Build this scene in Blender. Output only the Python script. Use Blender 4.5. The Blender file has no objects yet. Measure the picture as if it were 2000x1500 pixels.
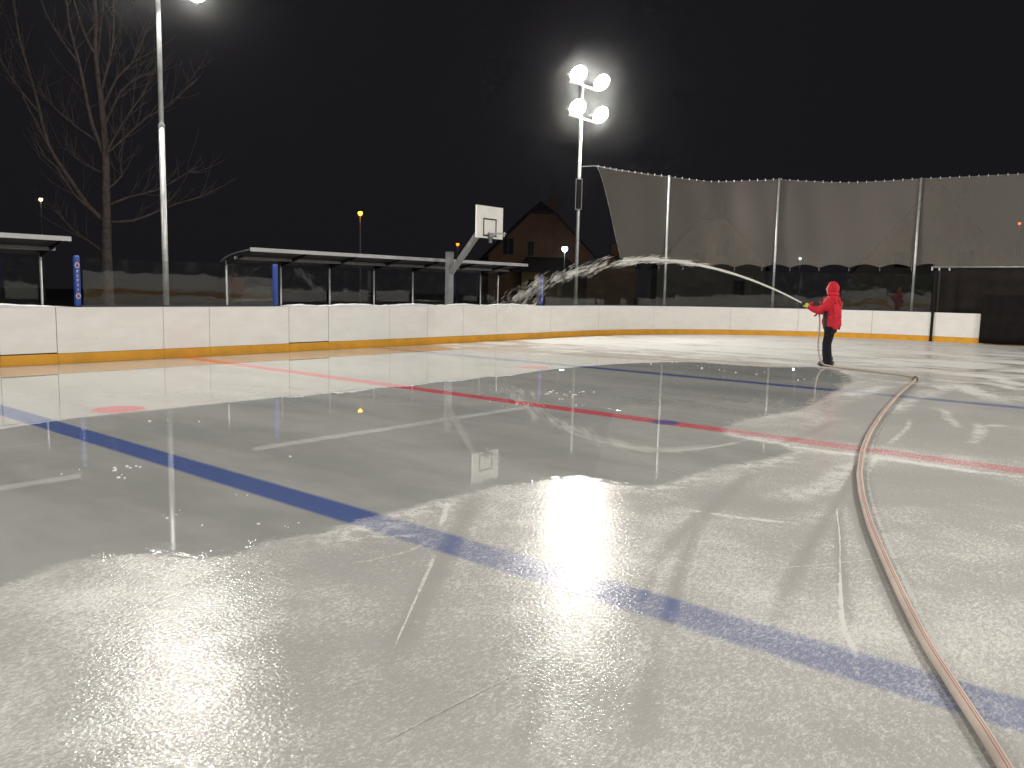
import bpy, bmesh, math, random
import numpy as np
from mathutils import Vector, Matrix, Quaternion
random.seed(7); rng = np.random.default_rng(7)
sc = bpy.context.scene
COL = sc.collection
PI = math.pi

WET=[(0.450,-7.933),(0.278,-7.348),(0.181,-7.169),(0.145,-6.918),(0.283,-6.664),(0.492,-6.528),(0.643,-6.360),(0.689,-6.190),(0.625,-6.009),(0.653,-5.882),(0.740,-5.636),(0.721,-5.371),(0.627,-5.065),(0.625,-4.821),(0.603,-4.540),(0.613,-4.155),(0.675,-3.857),(0.849,-3.609),(1.015,-3.265),(1.301,-3.159),(1.542,-2.993),(1.592,-2.473),(1.654,-2.008),(1.699,-1.620),(1.778,-1.275),(1.883,-0.630),(1.344,-0.387),(0.834,-0.244),(0.608,0.664),(0.638,1.419),(0.799,2.263),(0.646,3.467),(0.346,5.296),(0.126,6.667),(-0.316,7.920),(-0.951,9.251),(-1.604,9.530),(-2.295,8.628),(-3.047,8.430),(-3.958,8.482),(-4.707,8.142),(-5.708,7.710),(-6.726,7.034),(-8.063,6.714),(-9.727,6.630),(-11.179,7.136),(-13.000,6.500),(-13.000,-16.000),(-6.000,-16.000)]
DAMP_A=[(1.778,-1.275),(1.842,-0.521),(2.487,-0.480),(3.249,-0.634),(4.058,-0.836),(4.145,-1.578),(3.221,-2.177),(2.926,-2.569),(2.699,-2.792),(2.345,-3.429),(2.068,-3.449),(2.035,-2.792),(1.980,-2.083)]
DAMP_B=[(1.015,5.254),(1.127,7.371),(3.298,5.645),(3.871,0.763),(3.042,0.341),(2.252,0.309),(1.946,0.421),(1.423,1.262),(1.070,3.538)]
MARKS=[
(1,0.22,[(1.832,2.536),(1.559,4.939),(1.345,7.388)]),
(1,0.35,[(1.593,4.801),(1.553,6.080),(1.504,7.823)]),
(1,0.35,[(1.489,8.312),(2.034,6.956),(2.793,5.481)]),
(1,0.3,[(1.686,8.815),(2.149,8.596),(2.655,7.791)]),
(1,0.35,[(1.385,10.835),(1.948,9.830),(2.627,8.675)]),
(1,0.3,[(0.998,8.526),(1.288,8.602),(1.642,8.498)]),
(1,0.12,[(2.075,4.197),(2.298,3.783),(2.425,3.248),(2.777,2.281)]),
(1,0.13,[(2.793,3.090),(2.989,2.297),(3.108,1.118)]),
(1,0.14,[(2.876,2.828),(3.003,2.851),(3.126,3.098)]),
(1,0.05,[(2.529,-0.187),(2.623,-0.777),(2.739,-1.320)]),
(1,0.06,[(2.078,2.805),(2.292,1.762),(2.449,0.349)]),
(1,0.12,[(0.864,-0.307),(1.448,-0.362),(2.015,-0.418),(2.378,-0.378),(2.877,-0.354),(3.409,-0.384),(3.916,-0.279)]),
(0.8,0.25,[(2.428,-0.540),(2.624,-1.839),(2.550,-2.398),(2.452,-2.869)]),
(0.8,0.06,[(2.099,-3.458),(2.449,-3.401),(2.898,-3.233)]),
(0.7,0.3,[(0.712,4.423),(0.724,5.422),(0.729,6.894)]),
(-1,0.16,[(1.846,-1.438),(2.227,-3.254),(2.427,-4.183),(2.498,-4.521),(2.658,-5.033)]),
(-1,0.1,[(2.224,-3.414),(2.660,-4.509),(2.881,-5.030),(3.143,-5.635)]),
(-1,0.12,[(2.494,-0.644),(2.838,-2.250),(3.117,-3.726),(3.320,-4.620),(3.505,-5.302)]),
(-1,0.08,[(2.851,-2.326),(3.124,-3.200),(3.554,-4.401),(3.755,-4.922)]),
(1,0.025,[(2.884,-2.508),(3.228,-3.489),(3.655,-4.744),(3.809,-5.073),(3.937,-5.411)]),
(-1,0.13,[(2.831,-2.004),(3.007,-2.490),(3.322,-3.249),(3.635,-4.005),(3.918,-4.611),(4.148,-5.053)]),
(0.9,0.035,[(0.702,-4.504),(0.947,-4.790),(1.141,-5.031)]),
(0.9,0.03,[(1.499,-5.419),(1.715,-5.701),(2.322,-6.508)]),
(-0.9,0.16,[(0.637,-4.062),(1.398,-5.169),(1.650,-5.528),(2.152,-6.244),(2.548,-6.749)]),
(-0.8,0.05,[(0.693,-4.189),(0.996,-4.649),(1.177,-4.931)]),
(-0.6,0.1,[(2.864,-6.130),(3.094,-6.515),(3.238,-6.745)]),
(-0.7,0.06,[(2.344,-4.187),(2.697,-4.964),(2.838,-5.354)]),
(-0.6,0.12,[(3.051,-5.454),(3.320,-6.047),(3.534,-6.478)]),
(0.6,0.07,[(-2.030,-4.387),(-2.037,-3.768),(-2.033,-3.241),(-2.003,-2.685),(-2.050,-1.824)]),
(0.5,0.05,[(-1.958,-6.526),(-1.950,-6.330),(-1.895,-6.104)]),
(0.55,0.1,[(-0.880,-1.112),(-0.228,-1.510),(0.347,-1.680),(0.800,-1.524),(1.159,-0.749)]),
(0.5,0.12,[(-0.273,5.693),(-0.615,6.827),(-0.976,8.190)]),
(-1,0.5,[(-0.732,10.668),(0.159,11.434),(0.950,11.146),(1.357,12.214),(2.006,14.036)]),
(-0.7,0.45,[(-1.980,10.921),(-1.259,11.661),(-0.156,11.829)]),
(0.7,0.08,[(0.831,-5.783),(0.930,-5.544),(1.123,-5.329),(1.193,-5.171)]),
(0.5,0.05,[(1.215,-6.000),(1.315,-5.785),(1.349,-5.495),(1.279,-5.209)]),
(-0.7,0.16,[(1.464,1.887),(1.580,0.172),(1.579,-0.676)])]
CHIPS=[(-2.605,1.237),(-2.756,1.546),(-2.591,1.444),(-2.328,1.190),(-2.347,1.350),(-2.095,1.102),(-2.102,0.753),(-2.315,1.576),(-2.335,1.744),(-2.254,0.833),(-1.629,0.495),(-2.608,1.047),(-2.028,-5.764),(-2.008,-5.687),(-1.984,-5.634),(-1.967,-5.589),(-1.957,-5.550),(-1.683,-5.816),(-2.035,-5.988),(-2.115,-6.095),(-2.717,6.985),(-2.509,6.909),(-2.258,6.732),(-3.056,7.079),(-3.488,7.452),(-2.106,6.762),(-0.840,6.278),(-0.682,6.608),(-4.129,7.820),(-4.262,7.023),(-4.819,7.540),(-3.826,-3.980),(-4.137,-4.264),(-4.115,-4.347),(-2.196,-0.511),(-2.619,-0.239),(-2.214,-0.165),(-1.524,-4.427),(-0.537,-5.407),(0.448,-5.700),(0.285,-5.842),(0.051,-6.052),(-1.914,0.024),(-1.721,7.249),(-1.843,6.778),(-0.445,-6.198),(-0.397,-6.133)]
CAM_R=(0.766754, 0.641591, 0.021197)
CAM_U=(-0.090192, 0.074976, 0.993098)
CAM_F=(-0.635574, 0.763374, -0.115354)
CAM_P=(4.860905, -8.782295, 1.577433)
CAM_FPX=1594.802

# ------------------------------------------------------------------ camera, world, exposure
cd = bpy.data.cameras.new('camera'); cam = bpy.data.objects.new('camera', cd); COL.objects.link(cam)
R_, U_, F_ = Vector(CAM_R), Vector(CAM_U), Vector(CAM_F)
mw = Matrix((( R_.x, U_.x, -F_.x, CAM_P[0]), (R_.y, U_.y, -F_.y, CAM_P[1]), (R_.z, U_.z, -F_.z, CAM_P[2]), (0, 0, 0, 1)))
cam.matrix_world = mw
cd.sensor_width = 36; cd.lens = 36 * CAM_FPX / 2000; cd.clip_start = .05; cd.clip_end = 2000
sc.camera = cam
w = bpy.data.worlds.new('World'); sc.world = w; w.use_nodes = True
bg = w.node_tree.nodes['Background']
bg.inputs['Color'].default_value = (.0086, .0080, .0100, 1); bg.inputs['Strength'].default_value = 1.0   # moonless night sky
LAMP = 540.0        # radiance of a floodlight lens
sc.view_settings.view_transform = 'Standard'; sc.view_settings.look = 'None'
sc.view_settings.exposure = 0; sc.view_settings.gamma = 1; sc.view_settings.use_curve_mapping = False
sc.render.engine = 'CYCLES'
cy = sc.cycles
cy.use_denoising = True
try: cy.denoiser = 'OPENIMAGEDENOISE'
except Exception: pass
cy.use_adaptive_sampling = True; cy.adaptive_threshold = .02; cy.adaptive_min_samples = 24
cy.max_bounces = 6; cy.diffuse_bounces = 3; cy.glossy_bounces = 4; cy.transmission_bounces = 4
cy.transparent_max_bounces = 24; cy.volume_bounces = 0
cy.caustics_reflective = False; cy.caustics_refractive = False
cy.sample_clamp_indirect = 6; cy.sample_clamp_direct = 0; cy.blur_glossy = .3
cy.volume_step_rate = 4; cy.volume_max_steps = 64

# ------------------------------------------------------------------ helpers
def tag(o, label=None, cat=None, group=None, kind=None):
    if label: o['label'] = label
    if cat: o['category'] = cat
    if group: o['group'] = group
    if kind: o['kind'] = kind
    return o
def empty(name, loc=(0, 0, 0), rz=0):
    o = bpy.data.objects.new(name, None); COL.objects.link(o); o.empty_display_size = .2
    o.location = loc; o.rotation_euler = (0, 0, rz); return o
class MB:
    def __init__(s): s.v = []; s.f = []; s.m = []
    def add(s, vs, fs, mi=0):
        b = len(s.v); s.v += [tuple(map(float, q)) for q in vs]; s.f += [tuple(b + i for i in f) for f in fs]; s.m += [mi] * len(fs)
    def box(s, c, d, M=None, mi=0, taper=1):
        x, y, z = d[0] / 2, d[1] / 2, d[2] / 2; vs = []
        for k, t in ((-1, 1), (1, taper)):
            for a, b in ((-1, -1), (1, -1), (1, 1), (-1, 1)):
                q = Vector((a * x * t, b * y * t, k * z))
                if M is not None: q = M @ q
                vs.append(q + Vector(c))
        s.add(vs, [(3, 2, 1, 0), (4, 5, 6, 7), (0, 1, 5, 4), (1, 2, 6, 5), (2, 3, 7, 6), (3, 0, 4, 7)], mi)
    def tube(s, pts, rad, n=8, sq=(1, 1), up=None, mi=0, caps=True, twist=0):
        P = [Vector(q) for q in pts]; N = len(P)
        if not hasattr(rad, '__len__'): rad = [rad] * N
        vs = []; u = None
        for i in range(N):
            t = (P[min(i + 1, N - 1)] - P[max(i - 1, 0)]).normalized()
            if up is not None: a = Vector(up); u = (a - t * a.dot(t)).normalized()
            elif u is None:
                a = Vector((0, 0, 1)) if abs(t.z) < .9 else Vector((1, 0, 0)); u = (a - t * a.dot(t)).normalized()
            else: u = (u - t * u.dot(t)).normalized()
            w_ = t.cross(u); r = rad[i]; ra, rb = (r if hasattr(r, '__len__') else (r * sq[0], r * sq[1]))
            for k in range(n):
                an = 2 * PI * k / n + twist; vs.append(P[i] + u * math.cos(an) * ra + w_ * math.sin(an) * rb)
        fs = []
        for i in range(N - 1):
            for k in range(n):
                k2 = (k + 1) % n; fs.append((i * n + k, i * n + k2, (i + 1) * n + k2, (i + 1) * n + k))
        if caps: fs.append(tuple(range(n - 1, -1, -1))); fs.append(tuple((N - 1) * n + k for k in range(n)))
        s.add(vs, fs, mi)
    def ell(s, c, r, M=None, nu=12, nv=8, mi=0, keep=None):
        vs = []; fs = []
        for j in range(nv + 1):
            th = PI * j / nv
            for i in range(nu):
                ph = 2 * PI * i / nu
                q = Vector((r[0] * math.sin(th) * math.cos(ph), r[1] * math.sin(th) * math.sin(ph), r[2] * math.cos(th)))
                if M is not None: q = M @ q
                vs.append(q + Vector(c))
        for j in range(nv):
            for i in range(nu):
                i2 = (i + 1) % nu; f = (j * nu + i, (j + 1) * nu + i, (j + 1) * nu + i2, j * nu + i2)
                if keep is None or keep(sum((vs[k] for k in f), Vector()) / 4): fs.append(f)
        s.add(vs, fs, mi)
    def lathe(s, prof, c, axis, n=20, mi=0):
        ax = Vector(axis).normalized(); a = Vector((0, 0, 1)) if abs(ax.z) < .9 else Vector((1, 0, 0))
        u = (a - ax * a.dot(ax)).normalized(); w_ = ax.cross(u); vs = []; fs = []
        for h, r in prof:
            for k in range(n):
                an = 2 * PI * k / n; vs.append(Vector(c) + ax * h + (u * math.cos(an) + w_ * math.sin(an)) * max(r, 1e-4))
        for i in range(len(prof) - 1):
            for k in range(n):
                k2 = (k + 1) % n; fs.append((i * n + k, i * n + k2, (i + 1) * n + k2, (i + 1) * n + k))
        s.add(vs, fs, mi)
    def build(s, name, mats, parent=None, smooth=False, loc=None):
        me = bpy.data.meshes.new(name); me.from_pydata(s.v, [], s.f)
        for m_ in (mats if isinstance(mats, (list, tuple)) else [mats]): me.materials.append(m_)
        me.polygons.foreach_set('material_index', s.m)
        if smooth: me.polygons.foreach_set('use_smooth', [True] * len(s.f))
        me.update()
        return link(name, me, parent, loc)
def link(name, me, parent=None, loc=None):
    o = bpy.data.objects.new(name, me); COL.objects.link(o)
    if loc is not None: o.location = loc
    if parent is not None: o.parent = parent
    return o
def copy_tree(o, parent=None):
    c = o.copy(); COL.objects.link(c)
    if parent is not None: c.parent = parent
    for ch in list(o.children): copy_tree(ch, c)
    return c

# ------------------------------------------------------------------ materials
def nmat(name):
    m = bpy.data.materials.new(name); m.use_nodes = True; nt = m.node_tree
    return m, nt, nt.nodes['Principled BSDF'], nt.nodes['Material Output']
class NT:
    """tiny node-writing helper"""
    def __init__(s, nt): s.nt = nt
    def n(s, t, **k):
        o = s.nt.nodes.new(t)
        for a, b in k.items(): setattr(o, a, b)
        return o
    def put(s, sock, v):
        if isinstance(v, bpy.types.NodeSocket): s.nt.links.new(v, sock)
        elif v is not None:
            if hasattr(v, '__len__') and len(v) == 3 and sock.type == 'RGBA': v = (*v, 1)
            sock.default_value = v
    def math(s, op, a, b=None, c=None, clamp=False):
        o = s.n('ShaderNodeMath', operation=op, use_clamp=clamp)
        for i, q in enumerate((a, b, c)):
            if q is not None: s.put(o.inputs[i], q)
        return o.outputs[0]
    def noise(s, scale, detail=2, rough=.5, vec=None, dist=0, dim='3D'):
        o = s.n('ShaderNodeTexNoise', noise_dimensions=dim)
        o.inputs['Scale'].default_value = scale; o.inputs['Detail'].default_value = detail
        o.inputs['Roughness'].default_value = rough; o.inputs['Distortion'].default_value = dist
        if vec is not None: s.put(o.inputs['Vector'], vec)
        return o.outputs['Fac']
    def ramp(s, v, a, b, lo=0., hi=1., smooth=True):
        o = s.n('ShaderNodeMapRange', interpolation_type='SMOOTHSTEP' if smooth else 'LINEAR'); o.clamp = True
        for i, q in enumerate((v, a, b, lo, hi)): s.put(o.inputs[i], q)
        return o.outputs[0]
    def mix(s, f, a, b):
        o = s.n('ShaderNodeMix', data_type='RGBA'); s.put(o.inputs[0], f); s.put(o.inputs[6], a); s.put(o.inputs[7], b); return o.outputs[2]
    def mixf(s, f, a, b):
        o = s.n('ShaderNodeMix', data_type='FLOAT'); s.put(o.inputs[0], f); s.put(o.inputs[2], a); s.put(o.inputs[3], b); return o.outputs[0]
def simple(name, col, rough=.5, metal=0, var=.12, vscale=6, bump=0, bscale=40, spec=.5):
    m, nt, b, out = nmat(name); N = NT(nt)
    co = N.n('ShaderNodeTexCoord').outputs['Object']
    nz = N.noise(vscale, 5, .6, co)
    hi = tuple(min(1, c * (1 + var)) for c in col); lo = tuple(c * (1 - var) for c in col)
    N.put(b.inputs['Base Color'], N.mix(N.ramp(nz, .3, .7), lo, hi))
    N.put(b.inputs['Roughness'], N.mixf(nz, max(.02, rough - .08), min(1, rough + .1)))
    b.inputs['Metallic'].default_value = metal; b.inputs['Specular IOR Level'].default_value = spec
    if bump:
        bn = N.n('ShaderNodeBump'); bn.inputs['Strength'].default_value = bump; bn.inputs['Distance'].default_value = .01
        N.put(bn.inputs['Height'], N.noise(bscale, 4, .6, co)); N.put(b.inputs['Normal'], bn.outputs[0])
    return m
def emitter(name, col, strength):
    m, nt, b, out = nmat(name); nt.nodes.remove(b)
    e = nt.nodes.new('ShaderNodeEmission'); e.inputs[0].default_value = (*col, 1); e.inputs[1].default_value = strength
    nt.links.new(e.outputs[0], out.inputs[0]); return m

M = {}
M['galv'] = simple('galvanised_steel', (.52, .53, .54), .42, .55, .15, 5)
M['galv_dull'] = simple('dull_galvanised_steel', (.22, .225, .23), .55, .3, .18, 5)
M['dark_metal'] = simple('dark_metal', (.03, .03, .033), .5, .3)
M['roof_sheet'] = simple('roof_sheet_steel', (.10, .105, .11), .55, .2, .2, 2)
M['fascia'] = simple('fascia_steel', (.42, .43, .44), .5, .2, .1, 2)
M['black_rubber'] = simple('black_rubber', (.010, .009, .010), .7, 0, .2, 8, spec=.15)
M['black_cloth'] = simple('black_tarpaulin', (.010, .008, .008), .8, 0, .35, 3, .4, 6, spec=.12)
M['yellow'] = simple('yellow_kick_plate', (.66, .31, .014), .42, 0, .10, 3)
M['blue_pad'] = simple('blue_vinyl_pad', (.018, .055, .28), .5, 0, .12, 5)
M['blue_cap'] = simple('dark_blue_cap_rail', (.02, .025, .07), .5)
M['white_print'] = simple('white_print', (.75, .75, .76), .5)
M['red_print'] = simple('red_print', (.55, .04, .04), .5)
M['bark'] = simple('grey_bark', (.115, .092, .086), .95, 0, .3, 9, .6, 18, spec=.1)
M['snow'] = simple('packed_snow', (.62, .63, .65), .8, 0, .10, 8, .8, 12)
M['ground'] = simple('frozen_ground', (.09, .085, .08), .95, 0, .35, .5, .4, 3)
M['board_back'] = simple('backboard_white', (.74, .73, .70), .5, 0, .06, 4)
M['black_paint'] = simple('black_paint', (.015, .015, .017), .5)
M['rim'] = simple('hoop_rim_steel', (.33, .33, .36), .45, .5)
M['plaster_brown'] = simple('brown_plaster', (.22, .118, .075), .9, 0, .15, .6)
M['plaster_grey'] = simple('pale_plaster', (.30, .275, .23), .9, 0, .15, .6)
M['plaster_ochre'] = simple('ochre_plaster', (.26, .19, .09), .9, 0, .15, .6)
M['roof_tile'] = simple('dark_roof_tile', (.05, .04, .038), .85, 0, .25, 3, .5, 14)
M['pane'] = simple('dark_window_pane', (.012, .013, .017), .5, 0, .1, 2, spec=.1)
M['frame'] = simple('window_frame_wood', (.16, .14, .12), .8, spec=.2)
M['jacket'] = simple('red_jacket_cloth', (.46, .014, .030), .7, 0, .12, 7, .5, 26, spec=.25)
M['trousers'] = simple('black_trouser_cloth', (.010, .010, .014), .85, 0, .3, 9, .5, 26, spec=.15)
M['panel_black'] = simple('black_jacket_panel', (.02, .015, .018), .8)
M['glove'] = simple('lime_glove', (.42, .52, .05), .65, 0, .2, 20)
M['skin'] = simple('skin', (.55, .33, .25), .55, 0, .08, 20)
M['boot'] = simple('black_boot', (.015, .014, .014), .5)
M['lamp_head'] = simple('lamp_housing', (.10, .10, .10), .5, .4)
M['lens'] = emitter('floodlight_lens', (1.0, .955, .87), LAMP)
M['lamp_orange'] = emitter('sodium_lamp', (1, .40, .04), 7)
M['lamp_orange_far'] = emitter('sodium_lamp_far', (1, .22, .03), 3.2)
M['lamp_white'] = emitter('cold_led_lamp', (.75, .92, 1), 14)
M['lamp_warm'] = emitter('warm_bulb', (1, .75, .5), 4)

def board_material():
    m, nt, b, out = nmat('white_board_plastic'); N = NT(nt)
    P = N.n('ShaderNodeNewGeometry').outputs['Position']
    mp = N.n('ShaderNodeMapping'); N.put(mp.inputs[0], P); mp.inputs['Scale'].default_value = (1, 1, 2.5)
    smudge = N.noise(2.2, 5, .65, mp.outputs[0])
    mp2 = N.n('ShaderNodeMapping'); N.put(mp2.inputs[0], P); mp2.inputs['Scale'].default_value = (1, 1, 3.2)
    scuff = N.math('MULTIPLY', N.ramp(N.noise(9, 3, .6, mp2.outputs[0], 1.2), .67, .76), N.ramp(N.noise(.8, 2, .5, P), .42, .60))
    low = N.ramp(N.n('ShaderNodeSeparateXYZ').outputs[2], 0, 1)
    c = N.mix(N.ramp(smudge, .3, .75), (.735, .715, .685), (.80, .785, .76))
    c = N.mix(N.math('MULTIPLY', scuff, .6), c, (.30, .29, .28))
    N.put(b.inputs['Base Color'], c); N.put(b.inputs['Roughness'], N.mixf(smudge, .32, .55))
    bn = N.n('ShaderNodeBump'); bn.inputs['Strength'].default_value = .12; bn.inputs['Distance'].default_value = .02
    N.put(bn.inputs['Height'], N.noise(1.3, 2, .5, P)); N.put(b.inputs['Normal'], bn.outputs[0])
    return m
M['board'] = board_material()

def glass_material():
    m, nt, b, out = nmat('scratched_safety_glass'); N = NT(nt); nt.nodes.remove(b)
    P = N.n('ShaderNodeNewGeometry').outputs['Position']
    tr = N.n('ShaderNodeBsdfTransparent'); tr.inputs[0].default_value = (.90, .925, .91, 1)
    gl = N.n('ShaderNodeBsdfGlossy'); gl.inputs['Roughness'].default_value = .012
    di = N.n('ShaderNodeBsdfDiffuse'); di.inputs[0].default_value = (.6, .62, .6, 1)
    lw = N.n('ShaderNodeLayerWeight'); lw.inputs[0].default_value = .5; fres = N.math('MULTIPLY_ADD', N.math('POWER', lw.outputs['Facing'], 5), .9, .042)
    bn = N.n('ShaderNodeBump'); bn.inputs['Strength'].default_value = .25; bn.inputs['Distance'].default_value = .01
    N.put(bn.inputs['Height'], N.noise(1.6, 2, .5, P)); N.put(gl.inputs['Normal'], bn.outputs[0])
    a = N.n('ShaderNodeMixShader'); N.put(a.inputs[0], fres); N.put(a.inputs[1], tr.outputs[0]); N.put(a.inputs[2], gl.outputs[0])
    h = N.n('ShaderNodeMixShader'); N.put(h.inputs[0], N.ramp(N.noise(5, 5, .65, P), .45, .9, .004, .03)); N.put(h.inputs[1], a.outputs[0]); N.put(h.inputs[2], di.outputs[0])
    nt.links.new(h.outputs[0], out.inputs[0]); return m
M['glass'] = glass_material()

def net_material():
    m, nt, b, out = nmat('knotless_netting'); N = NT(nt)
    uv = N.n('ShaderNodeUVMap').outputs[0]; sp = N.n('ShaderNodeSeparateXYZ'); N.put(sp.inputs[0], uv)
    def strand(c, per, w):
        f = N.math('FRACT', N.math('DIVIDE', c, per)); return N.math('LESS_THAN', N.math('ABSOLUTE', N.math('SUBTRACT', f, .5)), w)
    cord = N.math('MULTIPLY_ADD', N.math('SINE', N.math('MULTIPLY', sp.outputs[0], 2 * PI / .085)), .5, .5)   # the meshes themselves are far too fine to see
    big = N.noise(.35, 3, .5, uv)
    a = N.math('MULTIPLY', N.mixf(cord, .48, .54), N.ramp(big, .25, .75, .9, 1.05))
    b.inputs['Base Color'].default_value = (.215, .195, .175, 1); b.inputs['Roughness'].default_value = .85
    N.put(b.inputs['Alpha'], a)
    return m
M['net'] = net_material()

def water_material():
    m, nt, b, out = nmat('spraying_water'); N = NT(nt)
    b.inputs['Base Color'].default_value = (.78, .77, .74, 1); b.inputs['Roughness'].default_value = .25
    b.inputs['Alpha'].default_value = .6; b.inputs['IOR'].default_value = 1.33
    return m
M['water'] = water_material()

def hose_material():
    m, nt, b, out = nmat('canvas_fire_hose'); N = NT(nt)
    uv = N.n('ShaderNodeUVMap').outputs[0]; sp = N.n('ShaderNodeSeparateXYZ'); N.put(sp.inputs[0], uv)
    def stripe(c0, wd): return N.ramp(N.math('ABSOLUTE', N.math('SUBTRACT', sp.outputs[0], c0)), wd, wd * .6)
    st = N.math('MAXIMUM', stripe(.215, .017), stripe(.285, .017))
    wear = N.noise(2.5, 5, .6, sp.outputs[1] and N.n('ShaderNodeNewGeometry').outputs['Position'])
    c = N.mix(N.ramp(wear, .3, .7), (.33, .275, .235), (.43, .365, .315))
    c = N.mix(N.math('MULTIPLY', st, .85), c, (.24, .035, .035))
    N.put(b.inputs['Base Color'], c); b.inputs['Roughness'].default_value = .65
    wv = N.n('ShaderNodeTexWave', bands_direction='Y'); N.put(wv.inputs['Vector'], uv); wv.inputs['Scale'].default_value = 60
    bn = N.n('ShaderNodeBump'); bn.inputs['Strength'].default_value = .25; bn.inputs['Distance'].default_value = .002
    N.put(bn.inputs['Height'], wv.outputs[1]); N.put(b.inputs['Normal'], bn.outputs[0])
    return m
M['hose'] = hose_material()

def ice_material():
    m, nt, b, out = nmat('flooded_rink_ice'); N = NT(nt)
    P0 = N.n('ShaderNodeNewGeometry').outputs['Position']
    sp = N.n('ShaderNodeSeparateXYZ'); N.put(sp.inputs[0], P0); X, Y = sp.outputs[0], sp.outputs[1]
    cb = N.n('ShaderNodeCombineXYZ'); N.put(cb.inputs[0], X); N.put(cb.inputs[1], Y); P = cb.outputs[0]
    def attr(n): return N.n('ShaderNodeAttribute', attribute_name=n).outputs['Fac']
    wet, damp, mark = attr('wet'), attr('damp'), attr('mark')
    S = lambda v, k, o=.5: N.math('MULTIPLY', N.math('SUBTRACT', v, o), k)
    n1 = N.noise(.9, 3, .5, P); n2 = N.noise(7, 4, .6, P); n3 = N.noise(36, 4, .6, P); n4 = N.noise(110, 3, .6, P)
    wd = N.math('ADD', N.math('ADD', wet, S(n1, .35)), N.math('ADD', S(n2, .30), S(n3, .17)))
    W = N.ramp(wd, -.035, .060)
    D = N.math('MULTIPLY', N.ramp(N.math('ADD', N.math('ADD', damp, S(n1, 1.2)), S(n2, .5)), -.25, .2), .85)
    # long soft sweep of frost direction
    mp = N.n('ShaderNodeMapping'); N.put(mp.inputs[0], P); mp.inputs['Rotation'].default_value = (0, 0, .5); mp.inputs['Scale'].default_value = (1, .45, 1)
    fl1 = N.noise(52, 6, .68, mp.outputs[0], .6); fl2 = N.noise(130, 5, .65, mp.outputs[0], .5); big = N.noise(.55, 4, .55, P); mid = N.noise(2.6, 4, .6, P)
    flake = N.math('ADD', N.math('MULTIPLY', fl1, .5), N.math('MULTIPLY', fl2, .5))
    pos = N.math('MULTIPLY', N.math('MAXIMUM', mark, 0.), N.ramp(N.math('ADD', N.math('MULTIPLY', n2, .6), N.math('MULTIPLY', n3, .4)), .38, .56, .12, 1.)); neg = N.math('MAXIMUM', N.math('MULTIPLY', mark, -1), 0.)
    ms = N.n('ShaderNodeMapping'); N.put(ms.inputs[0], P); ms.inputs['Rotation'].default_value = (0, 0, -.66); ms.inputs['Scale'].default_value = (.35, 1.3, 1)
    streak = N.noise(.9, 4, .58, ms.outputs[0], .15)
    rime = N.math('MULTIPLY', N.ramp(Y, 7.5, 12.5), N.ramp(X, 3, -7, .5, 1.))      # unflooded far end still carries its rime
    thr = N.math('ADD', N.mixf(rime, .53, .36), N.math('ADD', S(big, -.34), S(mid, -.22)))
    thr = N.math('ADD', thr, N.math('MULTIPLY', S(streak, -.65), N.ramp(Y, 5.5, 10., .12, 1.)))
    thr = N.math('ADD', thr, N.math('MULTIPLY', neg, .09)); thr = N.math('ADD', thr, N.math('MULTIPLY', D, .07)); thr = N.math('SUBTRACT', thr, N.math('MULTIPLY', pos, .24))
    fro = N.ramp(N.math('SUBTRACT', flake, thr), -.09, .13)
    rim = N.math('MULTIPLY', N.ramp(wd, -.42, -.03), N.math('MULTIPLY', N.ramp(N.math('ADD', n2, S(n3, .6)), .38, .66), N.ramp(N.noise(.8, 3, .6, P), .40, .62, .15, 1.)))
    dryfrost = N.math('MAXIMUM', N.math('MULTIPLY', fro, N.mixf(rime, .42, .50)), N.math('MULTIPLY', rim, .62))
    wetfrost = N.math('MULTIPLY', pos, N.ramp(N.math('ADD', n3, S(n2, .8)), .30, .62, 0, .48))
    FR = N.mixf(W, dryfrost, wetfrost)
    # ice body colour
    dry = N.mix(N.ramp(big, .3, .7), (.290, .285, .276), (.352, .346, .336))
    dry = N.mix(N.math('MULTIPLY', D, .8), dry, (.29, .288, .278))
    dry = N.mix(N.math('MULTIPLY', neg, .45), dry, (.25, .243, .232))
    wetc = N.mix(N.ramp(N.math('ADD', S(streak, .6, 0), N.math('ADD', S(big, .25, 0), S(mid, .15, 0))), .36, .62), (.240, .245, .238), (.318, .322, .312))
    body = N.mix(W, dry, wetc)
    # paint frozen in the ice
    def band(y0): return N.ramp(N.math('ABSOLUTE', N.math('SUBTRACT', Y, y0)), .125, .168)
    edge = S(n3, .02)
    def band(y0): return N.ramp(N.math('ADD', N.math('ABSOLUTE', N.math('SUBTRACT', Y, y0)), edge), .178, .118)
    def disc(x, y, r): 
        dx = N.math('SUBTRACT', X, x); dy = N.math('SUBTRACT', Y, y)
        return N.ramp(N.math('SQRT', N.math('ADD', N.math('MULTIPLY', dx, dx), N.math('MULTIPLY', dy, dy))), r + .03, r - .03)
    blue = N.math('MAXIMUM', N.math('MAXIMUM', band(-5.24), band(5.21)), disc(0, 0, .17))
    red = N.math('MAXIMUM', band(0.), N.math('MAXIMUM', disc(-5.25, -4.22, .3), disc(-5.45, 4.28, .3)))
    red = N.math('MAXIMUM', red, N.math('MAXIMUM', disc(5.25, -4.22, .3), disc(5.45, 4.28, .3)))
    seen = N.mixf(W, N.mixf(N.math('MAXIMUM', neg, D), .50, .66), .86)
    body = N.mix(N.math('MULTIPLY', red, seen), body, N.mix(n2, (.40, .035, .062), (.50, .07, .10)))
    body = N.mix(N.math('MULTIPLY', blue, seen), body, N.mix(n2, (.026, .056, .20), (.045, .085, .27)))
    paint = N.math('MAXIMUM', red, blue)
    frost_w = N.math('MULTIPLY', FR, N.mixf(paint, 1, .80))
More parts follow.
